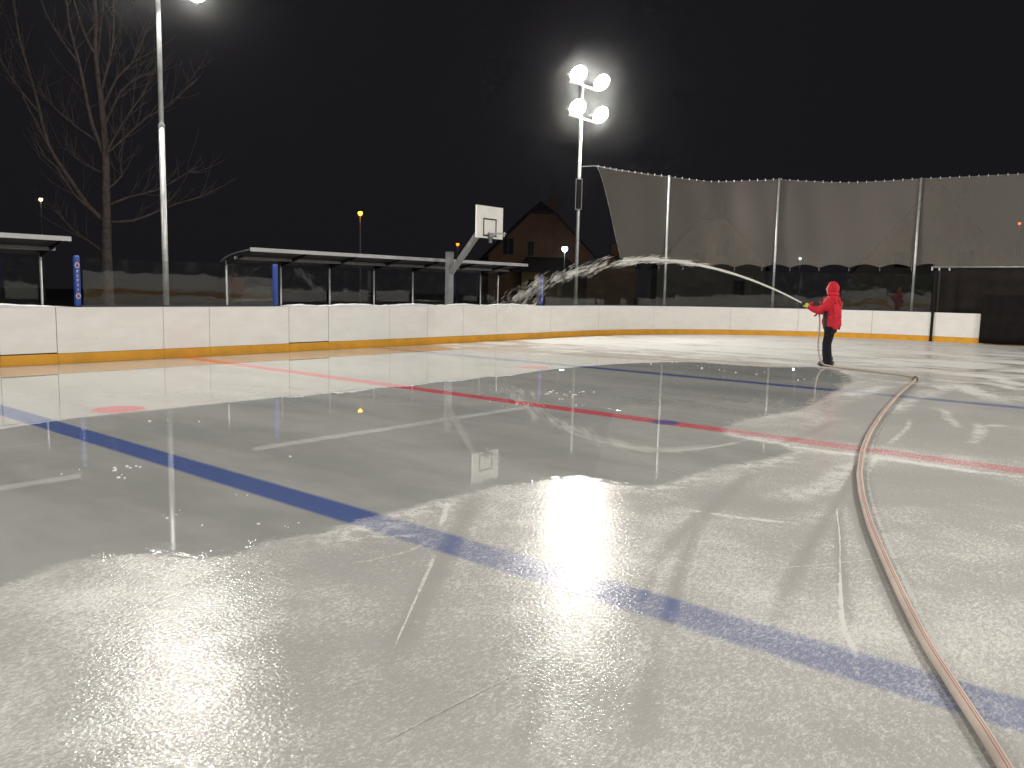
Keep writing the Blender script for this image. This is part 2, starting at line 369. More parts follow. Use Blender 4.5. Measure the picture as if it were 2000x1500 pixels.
    col = N.mix(frost_w, body, (.77, .765, .752))
    N.put(b.inputs['Base Color'], col)
    rough = N.mixf(W, N.mixf(D, N.mixf(fro, .055, .40), .20), N.mixf(N.math('MULTIPLY', pos, n3), .012, .25))
    N.put(b.inputs['Roughness'], rough)
    b.inputs['IOR'].default_value = 1.33
    glint = N.ramp(N.math('ADD', N.noise(75, 4, .7, P, .4), S(mid, .25)), .50, .66, .03, .36)      # only the glazed crumbs shine on frosted ice
    N.put(b.inputs['Specular IOR Level'], N.mixf(W, glint, .5))
    hgt = N.math('ADD', N.math('MULTIPLY', N.noise(52, 2, .5, P, .3), 1.5), N.math('MULTIPLY', fl1, .35))
    slush = N.math('MULTIPLY', N.ramp(wd, .34, .0), W)       # slush standing in the water's edge
    damp_k = N.math('MULTIPLY', D, -.45)
    strength = N.mixf(W, N.math('ADD', .17, N.math('MULTIPLY', D, -.07)), N.math('ADD', .0, N.math('MULTIPLY', slush, N.ramp(n2, .45, .6, 0., .30))))
    bn = N.n('ShaderNodeBump'); bn.inputs['Distance'].default_value = .010
    upn = N.n('ShaderNodeCombineXYZ'); upn.inputs[2].default_value = 1; N.put(bn.inputs['Normal'], upn.outputs[0])
    N.put(bn.inputs['Strength'], strength); N.put(bn.inputs['Height'], hgt)
    b2 = N.n('ShaderNodeBump'); b2.inputs['Distance'].default_value = .02
    b2.inputs['Strength'].default_value = .010
    N.put(b2.inputs['Height'], N.noise(2.2, 2, .5, P)); N.put(b2.inputs['Normal'], bn.outputs[0])
    N.put(b.inputs['Normal'], b2.outputs[0])
    return m
M['ice'] = ice_material()

# ------------------------------------------------------------------ ground, ice, markings
def sdf(pts, poly):
    pts = np.asarray(pts, float); poly = np.asarray(poly, float); d = np.full(len(pts), 1e9); ins = np.zeros(len(pts), bool)
    for i in range(len(poly)):
        a, b = poly[i], poly[(i + 1) % len(poly)]; e = b - a; q = pts - a
        t = np.clip((q @ e) / max(e @ e, 1e-9), 0, 1); d = np.minimum(d, np.hypot(*(q - t[:, None] * e).T))
        c = ((a[1] > pts[:, 1]) != (b[1] > pts[:, 1])); xx = (b[0] - a[0]) * (pts[:, 1] - a[1]) / (b[1] - a[1] + 1e-12) + a[0]
        ins ^= c & (pts[:, 0] < xx)
    return np.where(ins, d, -d)
def ice_attrs(me, mark=None):
    n = len(me.vertices); co = np.empty(n * 3); me.vertices.foreach_get('co', co); P = co.reshape(-1, 3)[:, :2]
    for nm, v in (('wet', sdf(P, WET)), ('damp', np.maximum(sdf(P, DAMP_A), sdf(P, DAMP_B))), ('mark', np.zeros(n) if mark is None else mark)):
        a = me.attributes.new(nm, 'FLOAT', 'POINT'); a.data.foreach_set('value', np.ascontiguousarray(v, dtype=np.float32))
XB, YB, RC = 11.5, 24.2, 9.75
CX, CY = XB - RC, YB - RC
def xlim(y):
    k = abs(y) - CY
    return XB if k <= 0 else CX + math.sqrt(max(RC * RC - k * k, 0))
def strip_grid(name, ys, xs_fn, nx, z, parent=None):
    vs = []; fs = []
    for y in ys:
        a, b = xs_fn(y)
        for i in range(nx + 1): vs.append((a + (b - a) * i / nx, y, z if 0 < ys.tolist().index(y) < len(ys) - 1 else min(z, .0001)))
    for j in range(len(ys) - 1):
        for i in range(nx): k = j * (nx + 1) + i; fs.append((k, k + 1, k + nx + 2, k + nx + 1))
    me = bpy.data.meshes.new(name); me.from_pydata(vs, [], fs); me.materials.append(M['ice']); ice_attrs(me)
    return link(name, me, parent)
g = MB(); g.add([(-150, -150, -.06), (150, -150, -.06), (150, 150, -.06), (-150, 150, -.06)], [(0, 1, 2, 3)])
tag(g.build('ground', M['ground']), 'dark frozen ground around the rink', kind='structure')
yl = np.linspace(-YB - .04, YB + .04, 380)
ice = tag(strip_grid('ice', yl, lambda y: (-xlim(y) - .03, xlim(y) + .03), 170, 0.), 'half flooded outdoor rink ice with frosty patches', kind='structure')
def line(name, y0, label):
    o = strip_grid(name, np.linspace(y0 - .19, y0 + .19, 5), lambda y: (-XB + .02, XB - .02), 230, .0006); tag(o, label, kind='structure'); return o
line('blue_line', -5.24, 'near wide blue line painted across the ice, crossing the whole foreground')
line('blue_line', 5.21, 'far thin looking blue line painted across the ice behind the hose')
line('red_line', 0., 'red centre line painted across the ice')
def spot(name, x, y, r, z, label):
    vs = [(x, y, z)]; fs = []
    for k in range(32): a = 2 * PI * k / 32; vs.append((x + r * math.cos(a), y + r * math.sin(a), z))
    for k in range(32): fs.append((0, 1 + k, 1 + (k + 1) % 32))
    me = bpy.data.meshes.new(name); me.from_pydata(vs, [], fs); me.materials.append(M['ice']); ice_attrs(me); tag(link(name, me), label, kind='structure')
spot('faceoff_spot', 0, 0, .22, .0010, 'blue centre spot on the red line')
spot('faceoff_spot', -5.25, -4.22, .36, .0006, 'red spot on the ice beside the near blue line, in front of the white boards')
spot('faceoff_spot', -5.45, 4.28, .36, .0006, 'faint red spot on the ice before the far blue line')
# hose drags, skate scrapes and frost streaks: thin layers of rime lying on the ice, or rubbed off it
def smooth_path(pts, step):
    P = [np.array(q, float) for q in pts]; P = [2 * P[0] - P[1]] + P + [2 * P[-1] - P[-2]]; out = []
    for i in range(1, len(P) - 2):
        n = max(2, int(np.linalg.norm(P[i + 1] - P[i]) / step))
        for k in range(n):
            t = k / n; a, b, c, d = P[i - 1:i + 3]
            out.append(.5 * ((2 * b) + (-a + c) * t + (2 * a - 5 * b + 4 * c - d) * t * t + (-a + 3 * b - 3 * c + d) * t ** 3))
    out.append(P[-2]); return out
mv = []; mf = []; ma = []
# rime pushed up along the hose, and old skate cuts
MARKS.append((1, .022, [(1.58, 4.03), (2.0, 1.80), (2.34, .245), (2.64, -.90), (2.90, -1.76), (3.19, -2.58), (3.52, -3.43), (3.87, -4.27), (4.13, -4.86), (4.34, -5.26), (4.6, -5.75)]))
for _ in range(26):
    x0, y0 = random.uniform(-7, 9), random.uniform(-9, 4.5); a = random.uniform(0, 2 * PI); c = random.uniform(-.25, .25); L = random.uniform(.5, 2.6); pts = []
    for j in range(5): pts.append((x0, y0)); a += c * L / 5; x0 += math.cos(a) * L / 5; y0 += math.sin(a) * L / 5
    MARKS.append((random.choice((.34, .42, .5, -.3)), random.uniform(.012, .024), pts))
for i, (sg, wd_, pts) in enumerate(MARKS):
    if 0 < sg <= .6: wd_ *= .6
    if sg < 0: wd_ *= .72
    path = smooth_path(pts, max(.06, wd_ * .6)); n = len(path); z = .0012 + .00002 * i; base = len(mv)
    for j, q in enumerate(path):
        t = path[min(j + 1, n - 1)] - path[max(j - 1, 0)]; t /= np.linalg.norm(t) + 1e-9; nn = np.array([-t[1], t[0]])
        fade = min(1, j / max(1, n * .18), (n - 1 - j) / max(1, n * .18)); wob = 1 + .25 * math.sin(j * 1.7 + i) * rng.random()
        for a, k in ((-1.6, 0), (-.8, .62), (0, 1), (.8, .62), (1.6, 0)):
            mv.append((*(q + nn * a * wd_ * .5 * wob), z * min(1, k * 1.5) * min(1, fade * 4 + .1) + .0001)); ma.append(sg * k * fade)
    for j in range(n - 1):
        for a in range(4): k = base + j * 5 + a; mf.append((k, k + 1, k + 6, k + 5))
me = bpy.data.meshes.new('frost_streaks'); me.from_pydata(mv, [], mf); me.materials.append(M['ice']); ice_attrs(me, np.array(ma))
tag(link('frost_streaks', me), 'frost streaks and hose drag marks on the ice', kind='stuff')
ck = MB()
for (x, y) in CHIPS:
    d = math.hypot(x - CAM_P[0], y - CAM_P[1])
    for _ in range(random.choice((1, 1, 2, 3))):
        r = random.uniform(.004, .013) * (.5 + d / 16)
        ck.ell((x + random.gauss(0, .06), y + random.gauss(0, .06), r * .25), (r * random.uniform(.8, 2), r * random.uniform(.8, 1.6), r * .7), Matrix.Rotation(random.random() * 3, 3, 'Z'), 6, 4)
tag(ck.build('slush_crumbs', M['snow'], smooth=True), 'crumbs of slush scattered over the wet ice', kind='stuff')

# ------------------------------------------------------------------ boards
LS, LA, LE = 2 * CY, RC * PI / 2, 2 * CX
TOT = 2 * LS + 4 * LA + 2 * LE
def loop(s):
    s %= TOT
    if s < LS: return (-XB, -CY + s), (-1, 0)
    s -= LS
    for (cx, cy_, a0) in ((-CX, CY, PI), ):
        if s < LA: a = a0 - s / RC; return (cx + RC * math.cos(a), cy_ + RC * math.sin(a)), (math.cos(a), math.sin(a))
        s -= LA
    if s < LE: return (-CX + s, YB), (0, 1)
    s -= LE
    if s < LA: a = PI / 2 - s / RC; return (CX + RC * math.cos(a), CY + RC * math.sin(a)), (math.cos(a), math.sin(a))
    s -= LA
    if s < LS: return (XB, CY - s), (1, 0)
    s -= LS
    if s < LA: a = -s / RC; return (CX + RC * math.cos(a), -CY + RC * math.sin(a)), (math.cos(a), math.sin(a))
    s -= LA
    if s < LE: return (CX - s, -YB), (0, -1)
    s -= LE
    a = -PI / 2 - s / RC; return (-CX + RC * math.cos(a), -CY + RC * math.sin(a)), (math.cos(a), math.sin(a))
def at(s, off, z):
    p, n = loop(s); return (p[0] + n[0] * off, p[1] + n[1] * off, z)
def slab(mb, s0, s1, o0, o1, z0, z1, step=.45, lean=0, mi=0):
    n = max(1, int(math.ceil((s1 - s0) / step))); vs = []; fs = []
    for i in range(n + 1):
        s = s0 + (s1 - s0) * i / n
        vs += [at(s, o0, z0), at(s, o1, z0), at(s, o1 + lean, z1), at(s, o0 + lean, z1)]
    for i in range(n):
        a, b = 4 * i, 4 * i + 4
        for k in range(4): k2 = (k + 1) % 4; fs.append((a + k2, a + k, b + k, b + k2))
    fs.append((0, 1, 2, 3)); fs.append((4 * n + 3, 4 * n + 2, 4 * n + 1, 4 * n)); mb.add(vs, fs, mi)
joints = [y + CY for y in (-14.45, -12.5, -10.5, -8.5, -6.5, -4.6, -3.47, -2.5, -.43, .6, 2.62, 3.77, 5.76, 7.15, 8.6, 10.06, 12.8)] + [30, 32.76, 36.06, 38.7, 41.36, 43.38, 44.97]
s = 44.97
while s < TOT - 2.9: s += 2.1; joints.append(s)
joints.append(TOT)
GATES = (-3.47, 2.62)
boards = empty('rink_boards', (0, 0, 0)); tag(boards, 'white plastic rink boards with yellow kick plate ringing the ice', 'rink boards')
H = 1.065
for a, b in zip(joints[:-1], joints[1:]):
    gate = any(abs(a - CY - gy) < .01 for gy in GATES); gp = .009 if gate else .0045
    mb = MB(); slab(mb, a + gp, b - gp, 0, .09, .215 if gate else .196, H - .004)
    pn = mb.build('gate' if gate else 'board_panel', M['board'], boards)
    if gate: pn['label'] = 'hinged bench gate with dark gaps at its edges'
    mk = MB(); slab(mk, a - .03, a + .03, .092, .15, -.02, H - .03); mk.build('brace', M['dark_metal'], pn)
    mk = MB(); slab(mk, a + .0025, b - .0025, -.012, .085, -.01, .19); mk.build('kick_plate', M['yellow'], pn)
# cap rail where glass stands, black posts behind every joint
glass_spans = [(-2.03 + CY, 2.27 + CY), (12.42 + CY, 43.30)]
for a, b in glass_spans + [(46.5, TOT / 2 + 10), (TOT / 2 + 14, TOT - 6)]:
    mb = MB(); slab(mb, a, b, -.006, .10, H, H + .028, .45); mb.build('cap_rail', M['blue_cap'], boards)
# glass panes, each leaning a little on its own
def pane(a, b, z1, lean):
    mb = MB(); slab(mb, a + .004, b - .004, .040, .052, H + .03, z1, 3.0 if (b < LS) else .9, lean); return mb.build('glass_pane', M['glass'], boards)
lean_k = lambda deg, z1: -math.tan(math.radians(deg)) * (z1 - H)
ys = [-1.98, -.55, .85, 2.22]
for y0, y1, d in zip(ys[:-1], ys[1:], (1.12, 1.08, 1.02)): pane(y0 + CY, y1 + CY, 2.0, lean_k(d, 2.0))
ss = [12.5 + CY, 28.6, 30.3, 32.0, 33.7, 35.3, 36.9, 38.5, 40.2, 41.8, 43.3]
dg = (.35, .5, .25, .35, .55, .62, .6, .45, .7, .5)
for a, b, d in zip(ss[:-1], ss[1:], dg): pane(a, b, 2.02 if a < 28 else 2.45, lean_k(d, 2.4))

# snow lying along the boards by the benches
def snow_ridge(name, y0, y1, label):
    n = int((y1 - y0) / .12); vs = []; fs = []
    for i in range(n + 1):
        y = y0 + (y1 - y0) * i / n; h = .045 + .02 * math.sin(y * 3.1) + random.uniform(-.010, .012); e = min(1, i / 4, (n - i) / 4)
        for dx, k in ((.01, 0), (-.0, .7), (-.06, 1), (-.13, .9), (-.19, .1), (-.19, -.2)): vs.append((-XB - .005 + dx, y, H + max(k, -.02) * h * e + (.001 if k >= 0 else -.03)))
    for i in range(n):
        for k in range(5): q = i * 6 + k; fs.append((q, q + 6, q + 7, q + 1))
    me = bpy.data.meshes.new(name); me.from_pydata(vs, [], fs); me.materials.append(M['snow']); o = link(name, me); return tag(o, label, 'snow')
snow_ridge('snow_ridge', 2.42, 12.25, 'low ridge of snow on top of the boards before the long shelter')
snow_ridge('snow_ridge', -9, -2.15, 'low ridge of snow on the boards at the left picture edge')

# ------------------------------------------------------------------ padded posts at the glass ends
def pad_post(y, label, marks):
    e = empty('padded_post', (-XB - .10, y, H + .02)); tag(e, label, 'padded post', 'blue padded posts at the glass ends')
    h = .95; mb = MB(); n = 24; pr = []
    for z, k in ((0, .9), (.03, 1), (h - .06, 1), (h - .015, .92), (h, .7)): pr.append((z, k))
    vs = []; fs = []
    for z, k in pr:
        for i in range(n):
            a = 2 * PI * i / n; c, s_ = math.cos(a), math.sin(a); q = .45
            vs.append((.055 * k * math.copysign(abs(c) ** q, c), .050 * k * math.copysign(abs(s_) ** q, s_), z))
    for j in range(len(pr) - 1):
        for i in range(n): i2 = (i + 1) % n; fs.append((j * n + i, j * n + i2, (j + 1) * n + i2, (j + 1) * n + i))
    fs.append(tuple((len(pr) - 1) * n + i for i in range(n))); mb.add(vs, fs); mb.build('pad', M['blue_pad'], e, True)
    if marks:      # round three-colour emblem, upright white letters, second emblem
        def disc(y0, z0, r, mat, off, half=None):
            q = MB(); vs = [(.055 + off, y0, z0)]; fs = []
            for k in range(28):
                a = 2 * PI * k / 28; zz = r * math.sin(a)
                if half == 1: zz = max(zz, r * .12 + r * .12 * math.sin(3 * math.cos(a)))
                if half == -1: zz = min(zz, -r * .12 + r * .12 * math.sin(3 * math.cos(a)))
                vs.append((.055 + off, y0 + r * math.cos(a), z0 + zz * 1.25))
            for k in range(28): fs.append((0, 1 + k, 1 + (k + 1) % 28))
            q.add(vs, fs); return q
        for z0 in (.77, .19):
            em = disc(-.01, z0, .042, None, .003).build('emblem', M['white_print'], e)
            disc(-.01, z0, .034, None, .006, 1).build('emblem_half', M['red_print'], em)
            disc(-.01, z0, .034, None, .006, -1).build('emblem_half', M['blue_pad'], em)
        for k, ch in enumerate('PEPSI'):
            cu = bpy.data.curves.new('lettering', 'FONT'); cu.body = ch; cu.size = .07; cu.extrude = .001; cu.align_x = 'CENTER'; cu.align_y = 'CENTER'
            t = bpy.data.objects.new('lettering', cu); COL.objects.link(t)
            me_ = bpy.data.meshes.new_from_object(t); bpy.data.objects.remove(t)
            me_.materials.clear(); me_.materials.append(M['white_print'])
            o = link('lettering', me_, e); o.rotation_euler = (0, -PI / 2, PI)
            o.matrix_local = Matrix(((0, 0, 1, .089), (0, 1, 0, -.01), (-1, 0, 0, 0), (0, 0, 0, 1))) if False else Matrix.Translation((.0595, -.01, .65 - .085 * k)) @ Matrix(((0, 0, 1, 0), (1, 0, 0, 0), (0, 1, 0, 0), (0, 0, 0, 1)))
    return e
pad_post(-2.06, 'blue padded post with round emblems and white letters, left of the glass', True)
pad_post(2.33, 'plain blue padded post between glass and long shelter', False)
pad_post(12.38, 'blue padded post right of the long shelter, behind the water spray', True)

# ------------------------------------------------------------------ bench shelters
def shelter(name, y0, y1, posts, label):
    e = empty(name, (-13.5, y0, -.06)); tag(e, label, 'shelter', 'bench shelters behind the boards')
    base = Vector((-13.5, y0, -.06))
    def bl(mb, nm, mat, par=e, sm=False):
        mb.v = [tuple(Vector(q) - base) for q in mb.v]; return mb.build(nm, mat, par, sm)
    prof = [(-13.62, 2.08), (-13.45, 2.17), (-13.2, 2.24), (-12.8, 2.31), (-12.3, 2.365)]
    mb = MB()     # curved roof sheet with ends and thickness
    vs = []; fs = []
    for (x, z) in prof: vs += [(x, y0, z), (x, y1, z), (x, y0, z + .03), (x, y1, z + .03)]
    for i in range(len(prof) - 1):
        a, b = 4 * i, 4 * i + 4; fs += [(a, a + 1, b + 1, b), (a + 2, b + 2, b + 3, a + 3), (a, b, b + 2, a + 2), (a + 1, a + 3, b + 3, b + 1)]
    mb.add(vs, fs); rf = bl(mb, 'roof', M['roof_sheet'])
    mb = MB(); mb.box((-12.27, (y0 + y1) / 2, 2.375), (.055, y1 - y0 + .02, .09)); bl(mb, 'fascia', M['fascia'], rf)
    mb = MB(); mb.box((-13.0, (y0 + y1) / 2, 2.19), (.05, y1 - y0 - .02, .07)); bl(mb, 'purlin', M['galv_dull'], rf)
    for y in posts:
        mb = MB(); mb.tube([(-13.5, y, -.06), (-13.5, y, 2.13)], .028, 10); bl(mb, 'post', M['galv'], e, True)
        mb = MB(); mb.add([(-13.5, y - .012, 2.02), (-13.5, y - .012, 2.16), (-12.35, y - .012, 2.355), (-12.35, y - .012, 2.31), (-13.5, y + .012, 2.02), (-13.5, y + .012, 2.16), (-12.35, y + .012, 2.355), (-12.35, y + .012, 2.31)],
            [(0, 1, 2, 3), (7, 6, 5, 4), (0, 4, 5, 1), (1, 5, 6, 2), (2, 6, 7, 3), (3, 7, 4, 0)]); bl(mb, 'rafter', M['dark_metal'])
    for a, b in zip(posts[:-1], posts[1:]):     # clear back panes
        mb = MB(); lean = math.tan(math.radians(random.uniform(.30, .42)))
        mb.add([(-13.56, a + .05, .3), (-13.56, b - .05, .3), (-13.56 + lean * 1.7, b - .05, 2.0), (-13.56 + lean * 1.7, a + .05, 2.0),
                (-13.568, a + .05, .3), (-13.568, b - .05, .3), (-13.568 + lean * 1.7, b - .05, 2.0), (-13.568 + lean * 1.7, a + .05, 2.0)],
               [(0, 1, 2, 3), (7, 6, 5, 4), (0, 4, 5, 1), (1, 5, 6, 2), (2, 6, 7, 3), (3, 7, 4, 0)]); bl(mb, 'back_pane', M['glass'])
    mb = MB(); mb.box((-13.1, (y0 + y1) / 2, .45), (.4, y1 - y0 - .4, .05)); bl(mb, 'bench_seat', M['frame'])
    for y in posts: mb = MB(); mb.box((-13.1, y, .18), (.3, .05, .48)); bl(mb, 'bench_leg', M['galv_dull'])
    return e
shelter('bench_shelter', 2.14, 12.45, [2.23, 3.78, 5.34, 6.92, 8.45, 9.98, 11.52, 12.40], 'long grey bench shelter with curved metal roof and thin posts')
sh1 = shelter('bench_shelter', -9.9, -1.88, [-9.75, -8.2, -6.64, -5.09, -3.54, -1.99], 'bench shelter cut off by the left picture edge')

# ------------------------------------------------------------------ floodlight masts
def floodlight(e, c, aim, tilt=1):
    d = (Vector(aim) - Vector(c)).normalized()
    mb = MB(); mb.lathe([(-.34, .02), (-.33, .09), (-.20, .13), (-.10, .24), (.0, .31), (.015, .325), (.015, .31), (-.01, .30)], c, d, 20)
    hs = mb.build('floodlight', M['lamp_head'], e, True)
    mb = MB(); mb.lathe([(-.008, .299), (-.002, .001)], c, d, 10); ln = mb.build('lens', M['lens'], hs)
    mb = MB(); side = d.cross(Vector((0, 0, 1))).normalized()
    for k in (-1, 1): mb.tube([Vector(c) + side * .33 * k - d * .05, Vector(c) + side * .33 * k - d * .30 + Vector((0, 0, -.18))], .015, 6)
    mb.tube([Vector(c) + side * -.33 - d * .30 + Vector((0, 0, -.18)), Vector(c) + side * .33 - d * .30 + Vector((0, 0, -.18))], .015, 6)
    mb.build('yoke', M['galv_dull'], hs)
def mast(x, y, label, sleeve=5.0):
    base = Vector((x, y, -.06)); e = empty('floodlight_mast', base); tag(e, label, 'floodlight mast', 'floodlight masts around the rink')
    sx = -1 if x > 0 else 1
    def bl(mb, nm, mat, par=e, sm=False): mb.v = [tuple(Vector(q) - base) for q in mb.v]; return mb.build(nm, mat, par, sm)
    mb = MB(); mb.tube([(x, y, -.06), (x, y, sleeve), ], [.066, .060], 16); mb.tube([(x, y, sleeve + .002), (x, y, 9.3)], [.052, .044], 16); bl(mb, 'pole', M['galv'], e, True)
    mb = MB(); mb.lathe([(-.04, .052), (-.04, .070), (.03, .070), (.03, .052)], (x, y, sleeve), (0, 0, 1), 16); bl(mb, 'sleeve', M['galv_dull'])
    for z in (7.72, 8.86):
        mb = MB(); mb.box((x + sx * .10, y, z), (.07, 1.75, .07)); bl(mb, 'crossarm', M['galv_dull'])
        for k in (-1, 1):
            c = Vector((x + sx * .36, y + .72 * k, z + .22)) - base; t = Vector((sx * -1.5, y * .72 + k * 1.5, 0)) - base
            floodlight(e, c, t)
    return e
mast(-12.8, .315, 'steel floodlight mast at the left, rising out of the picture', 4.95)
mast(-12.8, 16.0, 'steel floodlight mast with four glaring round lamps and a loudspeaker', 9.0)
mast(-12.8, -15.4, 'floodlight mast outside the picture on the bench side')
mast(12.8, .315, 'floodlight mast outside the picture on the side of the camera, at the centre line')
mast(12.8, 16.0, 'floodlight mast outside the picture on the side of the camera, far end')
mast(12.8, -15.4, 'floodlight mast outside the picture behind the camera')
# column loudspeaker hung on the mast
e = empty('loudspeaker', (-12.8 + .135, 16.0 - .19, 4.50), -.95); tag(e, 'slim black column loudspeaker hung on the lamp mast', 'loudspeaker')
mb = MB(); mb.box((0, 0, .53), (.12, .19, 1.02)); mb.build('grille', M['black_rubber'], e)
for dy in (-.108, .108): mb = MB(); mb.box((0, dy, .53), (.14, .024, 1.08)); mb.build('side_rail', M['galv_dull'], e)
for z in (-.005, 1.065): mb = MB(); mb.box((0, 0, z), (.136, .24, .03)); mb.build('end_cap', M['galv_dull'], e)
mb = MB(); mb.tube([(-.07, 0, .3), (-.20, 0, .3)], .03, 8); mb.tube([(-.07, 0, .8), (-.20, 0, .8)], .03, 8); mb.build('bracket', M['galv_dull'], e)

# ------------------------------------------------------------------ basketball hoop
hx, hy = -11.85, 8.35
e = empty('basketball_hoop', (hx, hy, -.06)); tag(e, 'basketball hoop on a slanted steel arm leaning over the boards', 'basketball hoop')
def bl(mb, nm, mat, par, base, sm=False): mb.v = [tuple(Vector(q) - base) for q in mb.v]; return mb.build(nm, mat, par, sm)
B = Vector((hx, hy, -.06))
mb = MB(); mb.box((hx, hy, 1.28), (.15, .19, 2.66)); bl(mb, 'post', M['galv_dull'], e, B)
mb = MB()
for a_, b_ in (((hx + .07, hy, 2.02), (-10.12, 8.0, 3.40)),):
    a_, b_ = Vector(a_), Vector(b_); d = (b_ - a_); q = d.to_track_quat('Z', 'Y').to_matrix(); mb.box((a_ + b_) / 2, (.13, .13, d.length), q)
bl(mb, 'arm', M['galv_dull'], e, B)
mb = MB(); mb.box((-10.06, 7.975, 3.35), (.09, .5, .35)); bl(mb, 'bracket', M['galv_dull'], e, B)
mb = MB(); mb.box((-10.0, 7.97, 3.35), (.035, 1.075, .85)); bd = bl(mb, 'backboard', M['board_back'], e, B)
mb = MB()
for c, d in (((-9.98, 7.97, 3.435), (.006, .54, .04)), ((-9.98, 7.97, 2.995), (.006, .54, .04)), ((-9.98, 7.72, 3.215), (.0052, .04, .40)), ((-9.98, 8.22, 3.215), (.0052, .04, .40))): mb.box(c, d)
bl(mb, 'target_square', M['black_paint'], bd, B)
mb = MB(); mb.box((-10.0, 7.97, 3.783), (.05, 1.10, .014)); bl(mb, 'top_edge', M['black_paint'], bd, B)
mb = MB(); ring = [(-9.70 + .225 * math.cos(2 * PI * k / 28), 7.97 + .225 * math.sin(2 * PI * k / 28), 3.05) for k in range(29)]
mb.tube(ring, .012, 6, caps=False); rm = bl(mb, 'rim', M['rim'], e, B, True)
mb = MB(); mb.box((-9.945, 7.97, 3.0), (.07, .13, .16)); mb.box((-9.955, 7.97, 2.88), (.04, .10, .14)); bl(mb, 'rim_mount', M['galv_dull'], rm, B)
mb = MB()      # short chain net
for k in range(14):
    a0 = 2 * PI * k / 14
    for sgn in (1, -1):
        pts = []
        for j in range(5):
            t = j / 4; a = a0 + sgn * t * .55; r = .22 - .05 * t; pts.append((-9.70 + r * math.cos(a), 7.97 + r * math.sin(a), 3.045 - .09 * t))
        mb.tube(pts, .0025, 4)
bl(mb, 'hoop_net', M['galv'], rm, B)

# ------------------------------------------------------------------ end net, its posts, rail, black sheet
def net_s(X): return None
POST_S = [LS + math.radians(180 - a) * RC for a in (153.9, 128.0)] + [LS + math.radians(180 - 99.2) * RC]
tops = [5.87, 5.98, 5.90]; plabel = ['left steel net post, nearest the lamp mast', 'middle steel net post, in line with the water jet', 'right steel net post, right of the person in red']
for s_, zt, lb in zip(POST_S, tops, plabel):
    b_ = Vector(at(s_, .22, -.06)); e = empty('net_post', b_); tag(e, lb, 'net post', 'posts of the end net')
    mb = MB(); mb.tube([(0, 0, 0), (0, 0, zt + .06)], [.05, .042], 12); mb.build('pole', M['galv'], e, True)
    mb = MB(); mb.lathe([(0, .046), (.02, .05), (.05, .03), (.055, .001)], (0, 0, zt + .06), (0, 0, 1), 12); mb.build('cap', M['galv_dull'], e)
    mb = MB(); mb.box((0, 0, .012), (.24, .24, .024)); mb.build('base_plate', M['galv_dull'], e)
S0 = 29.95; S1 = 53.0
kn = [(S0, 5.92), (POST_S[0], 5.88), ((POST_S[0] * .6 + POST_S[1] * .4), 5.80), (POST_S[1], 5.98), ((POST_S[1] + POST_S[2]) / 2, 5.86), (POST_S[2], 5.93), (48, 5.86), (S1, 6.0)]
ktop = lambda s_: float(np.interp(s_, [k[0] for k in kn], [k[1] for k in kn]))
kb = [(S0, 2.78), (POST_S[0], 2.55), (POST_S[1], 2.62), (POST_S[2], 2.70), (S1, 2.80)]
kbot = lambda s_: float(np.interp(s_, [k[0] for k in kb], [k[1] for k in kb]))
nu, nv = 220, 20; vs = []; uvs = []; fs = []
for i in range(nu + 1):
    for j in range(nv + 1):
        v = j / nv; st = S0 + 1.35 * (1 - v) ** .75 * 1.0
        s_ = st + (S1 - st) * i / nu
        b0 = kbot(s_) + .13 * abs(math.sin(PI * (s_ - S0) / 1.05)) * (1 if s_ < 43.3 else .0); z = b0 + (ktop(s_) - b0) * v
        o = .30 + .05 * math.sin(s_ * 1.3) * math.sin(PI * v) + .03 * math.sin(s_ * 4 + v * 3)
        vs.append(at(s_, o, z)); uvs.append((s_, z))
for i in range(nu):
    for j in range(nv): k = i * (nv + 1) + j; fs.append((k, k + nv + 1, k + nv + 2, k + 1))
e = empty('safety_net', at(36, .3, 0)); tag(e, 'tall grey safety net hung behind the far end boards', 'net'); eb = Vector(e.location)
me = bpy.data.meshes.new('netting'); me.from_pydata([tuple(Vector(q) - eb) for q in vs], [], fs); me.materials.append(M['net'])
ul = me.uv_layers.new(name='UVMap'); li = np.empty(len(me.loops), int); me.loops.foreach_get('vertex_index', li); ul.data.foreach_set('uv', np.array(uvs)[li].ravel())
link('netting', me, e)
mb = MB(); mb.tube([Vector(at(s_, .30, ktop(s_))) - eb for s_ in np.linspace(S0, S1, 90)], .010, 5); mb.build('top_rope', M['galv_dull'], e)
mb = MB(); mb.tube([Vector(vs[j]) - eb for j in range(nv + 1)], .012, 5); mb.build('side_rope', M['galv_dull'], e)
mb = MB(); mb.tube([Vector(vs[nv]) - eb, Vector((-12.8, 16.0 - .02, 6.05)) - eb], .008, 5); mb.build('tie_rope', M['galv_dull'], e)
mb = MB()
for s_ in np.arange(S0 + .1, S1, .30): q = Vector(at(s_, .30, ktop(s_))) - eb; mb.box(q + Vector((0, 0, .01)), (.022, .022, .075))
mb.build('rope_clips', M['galv'], e)
mb = MB()
for k in range(1, 13): q = Vector(at(S0 + 1.05 * k + .0, .30, kbot(S0 + 1.05 * k))) - eb; mb.tube([q, q + Vector((0, 0, -.13))], .012, 5)
mb.build('net_ties', M['galv_dull'], e)
rx0 = -2.85
e = empty('curtain_rail', (rx0, YB + .42, 2.72)); tag(e, 'pale horizontal rail with clips above the black sheet', 'rail')
mb = MB(); mb.tube([(0, 0, 0), (9, 0, .02)], .036, 10); mb.build('rail_tube', M['galv'], e, True)
for k, dx in enumerate((.04, .28, .62)): mb = MB(); mb.box((dx, 0, -.075), (.05, .05, .10)); mb.build('clip', M['galv'], e)
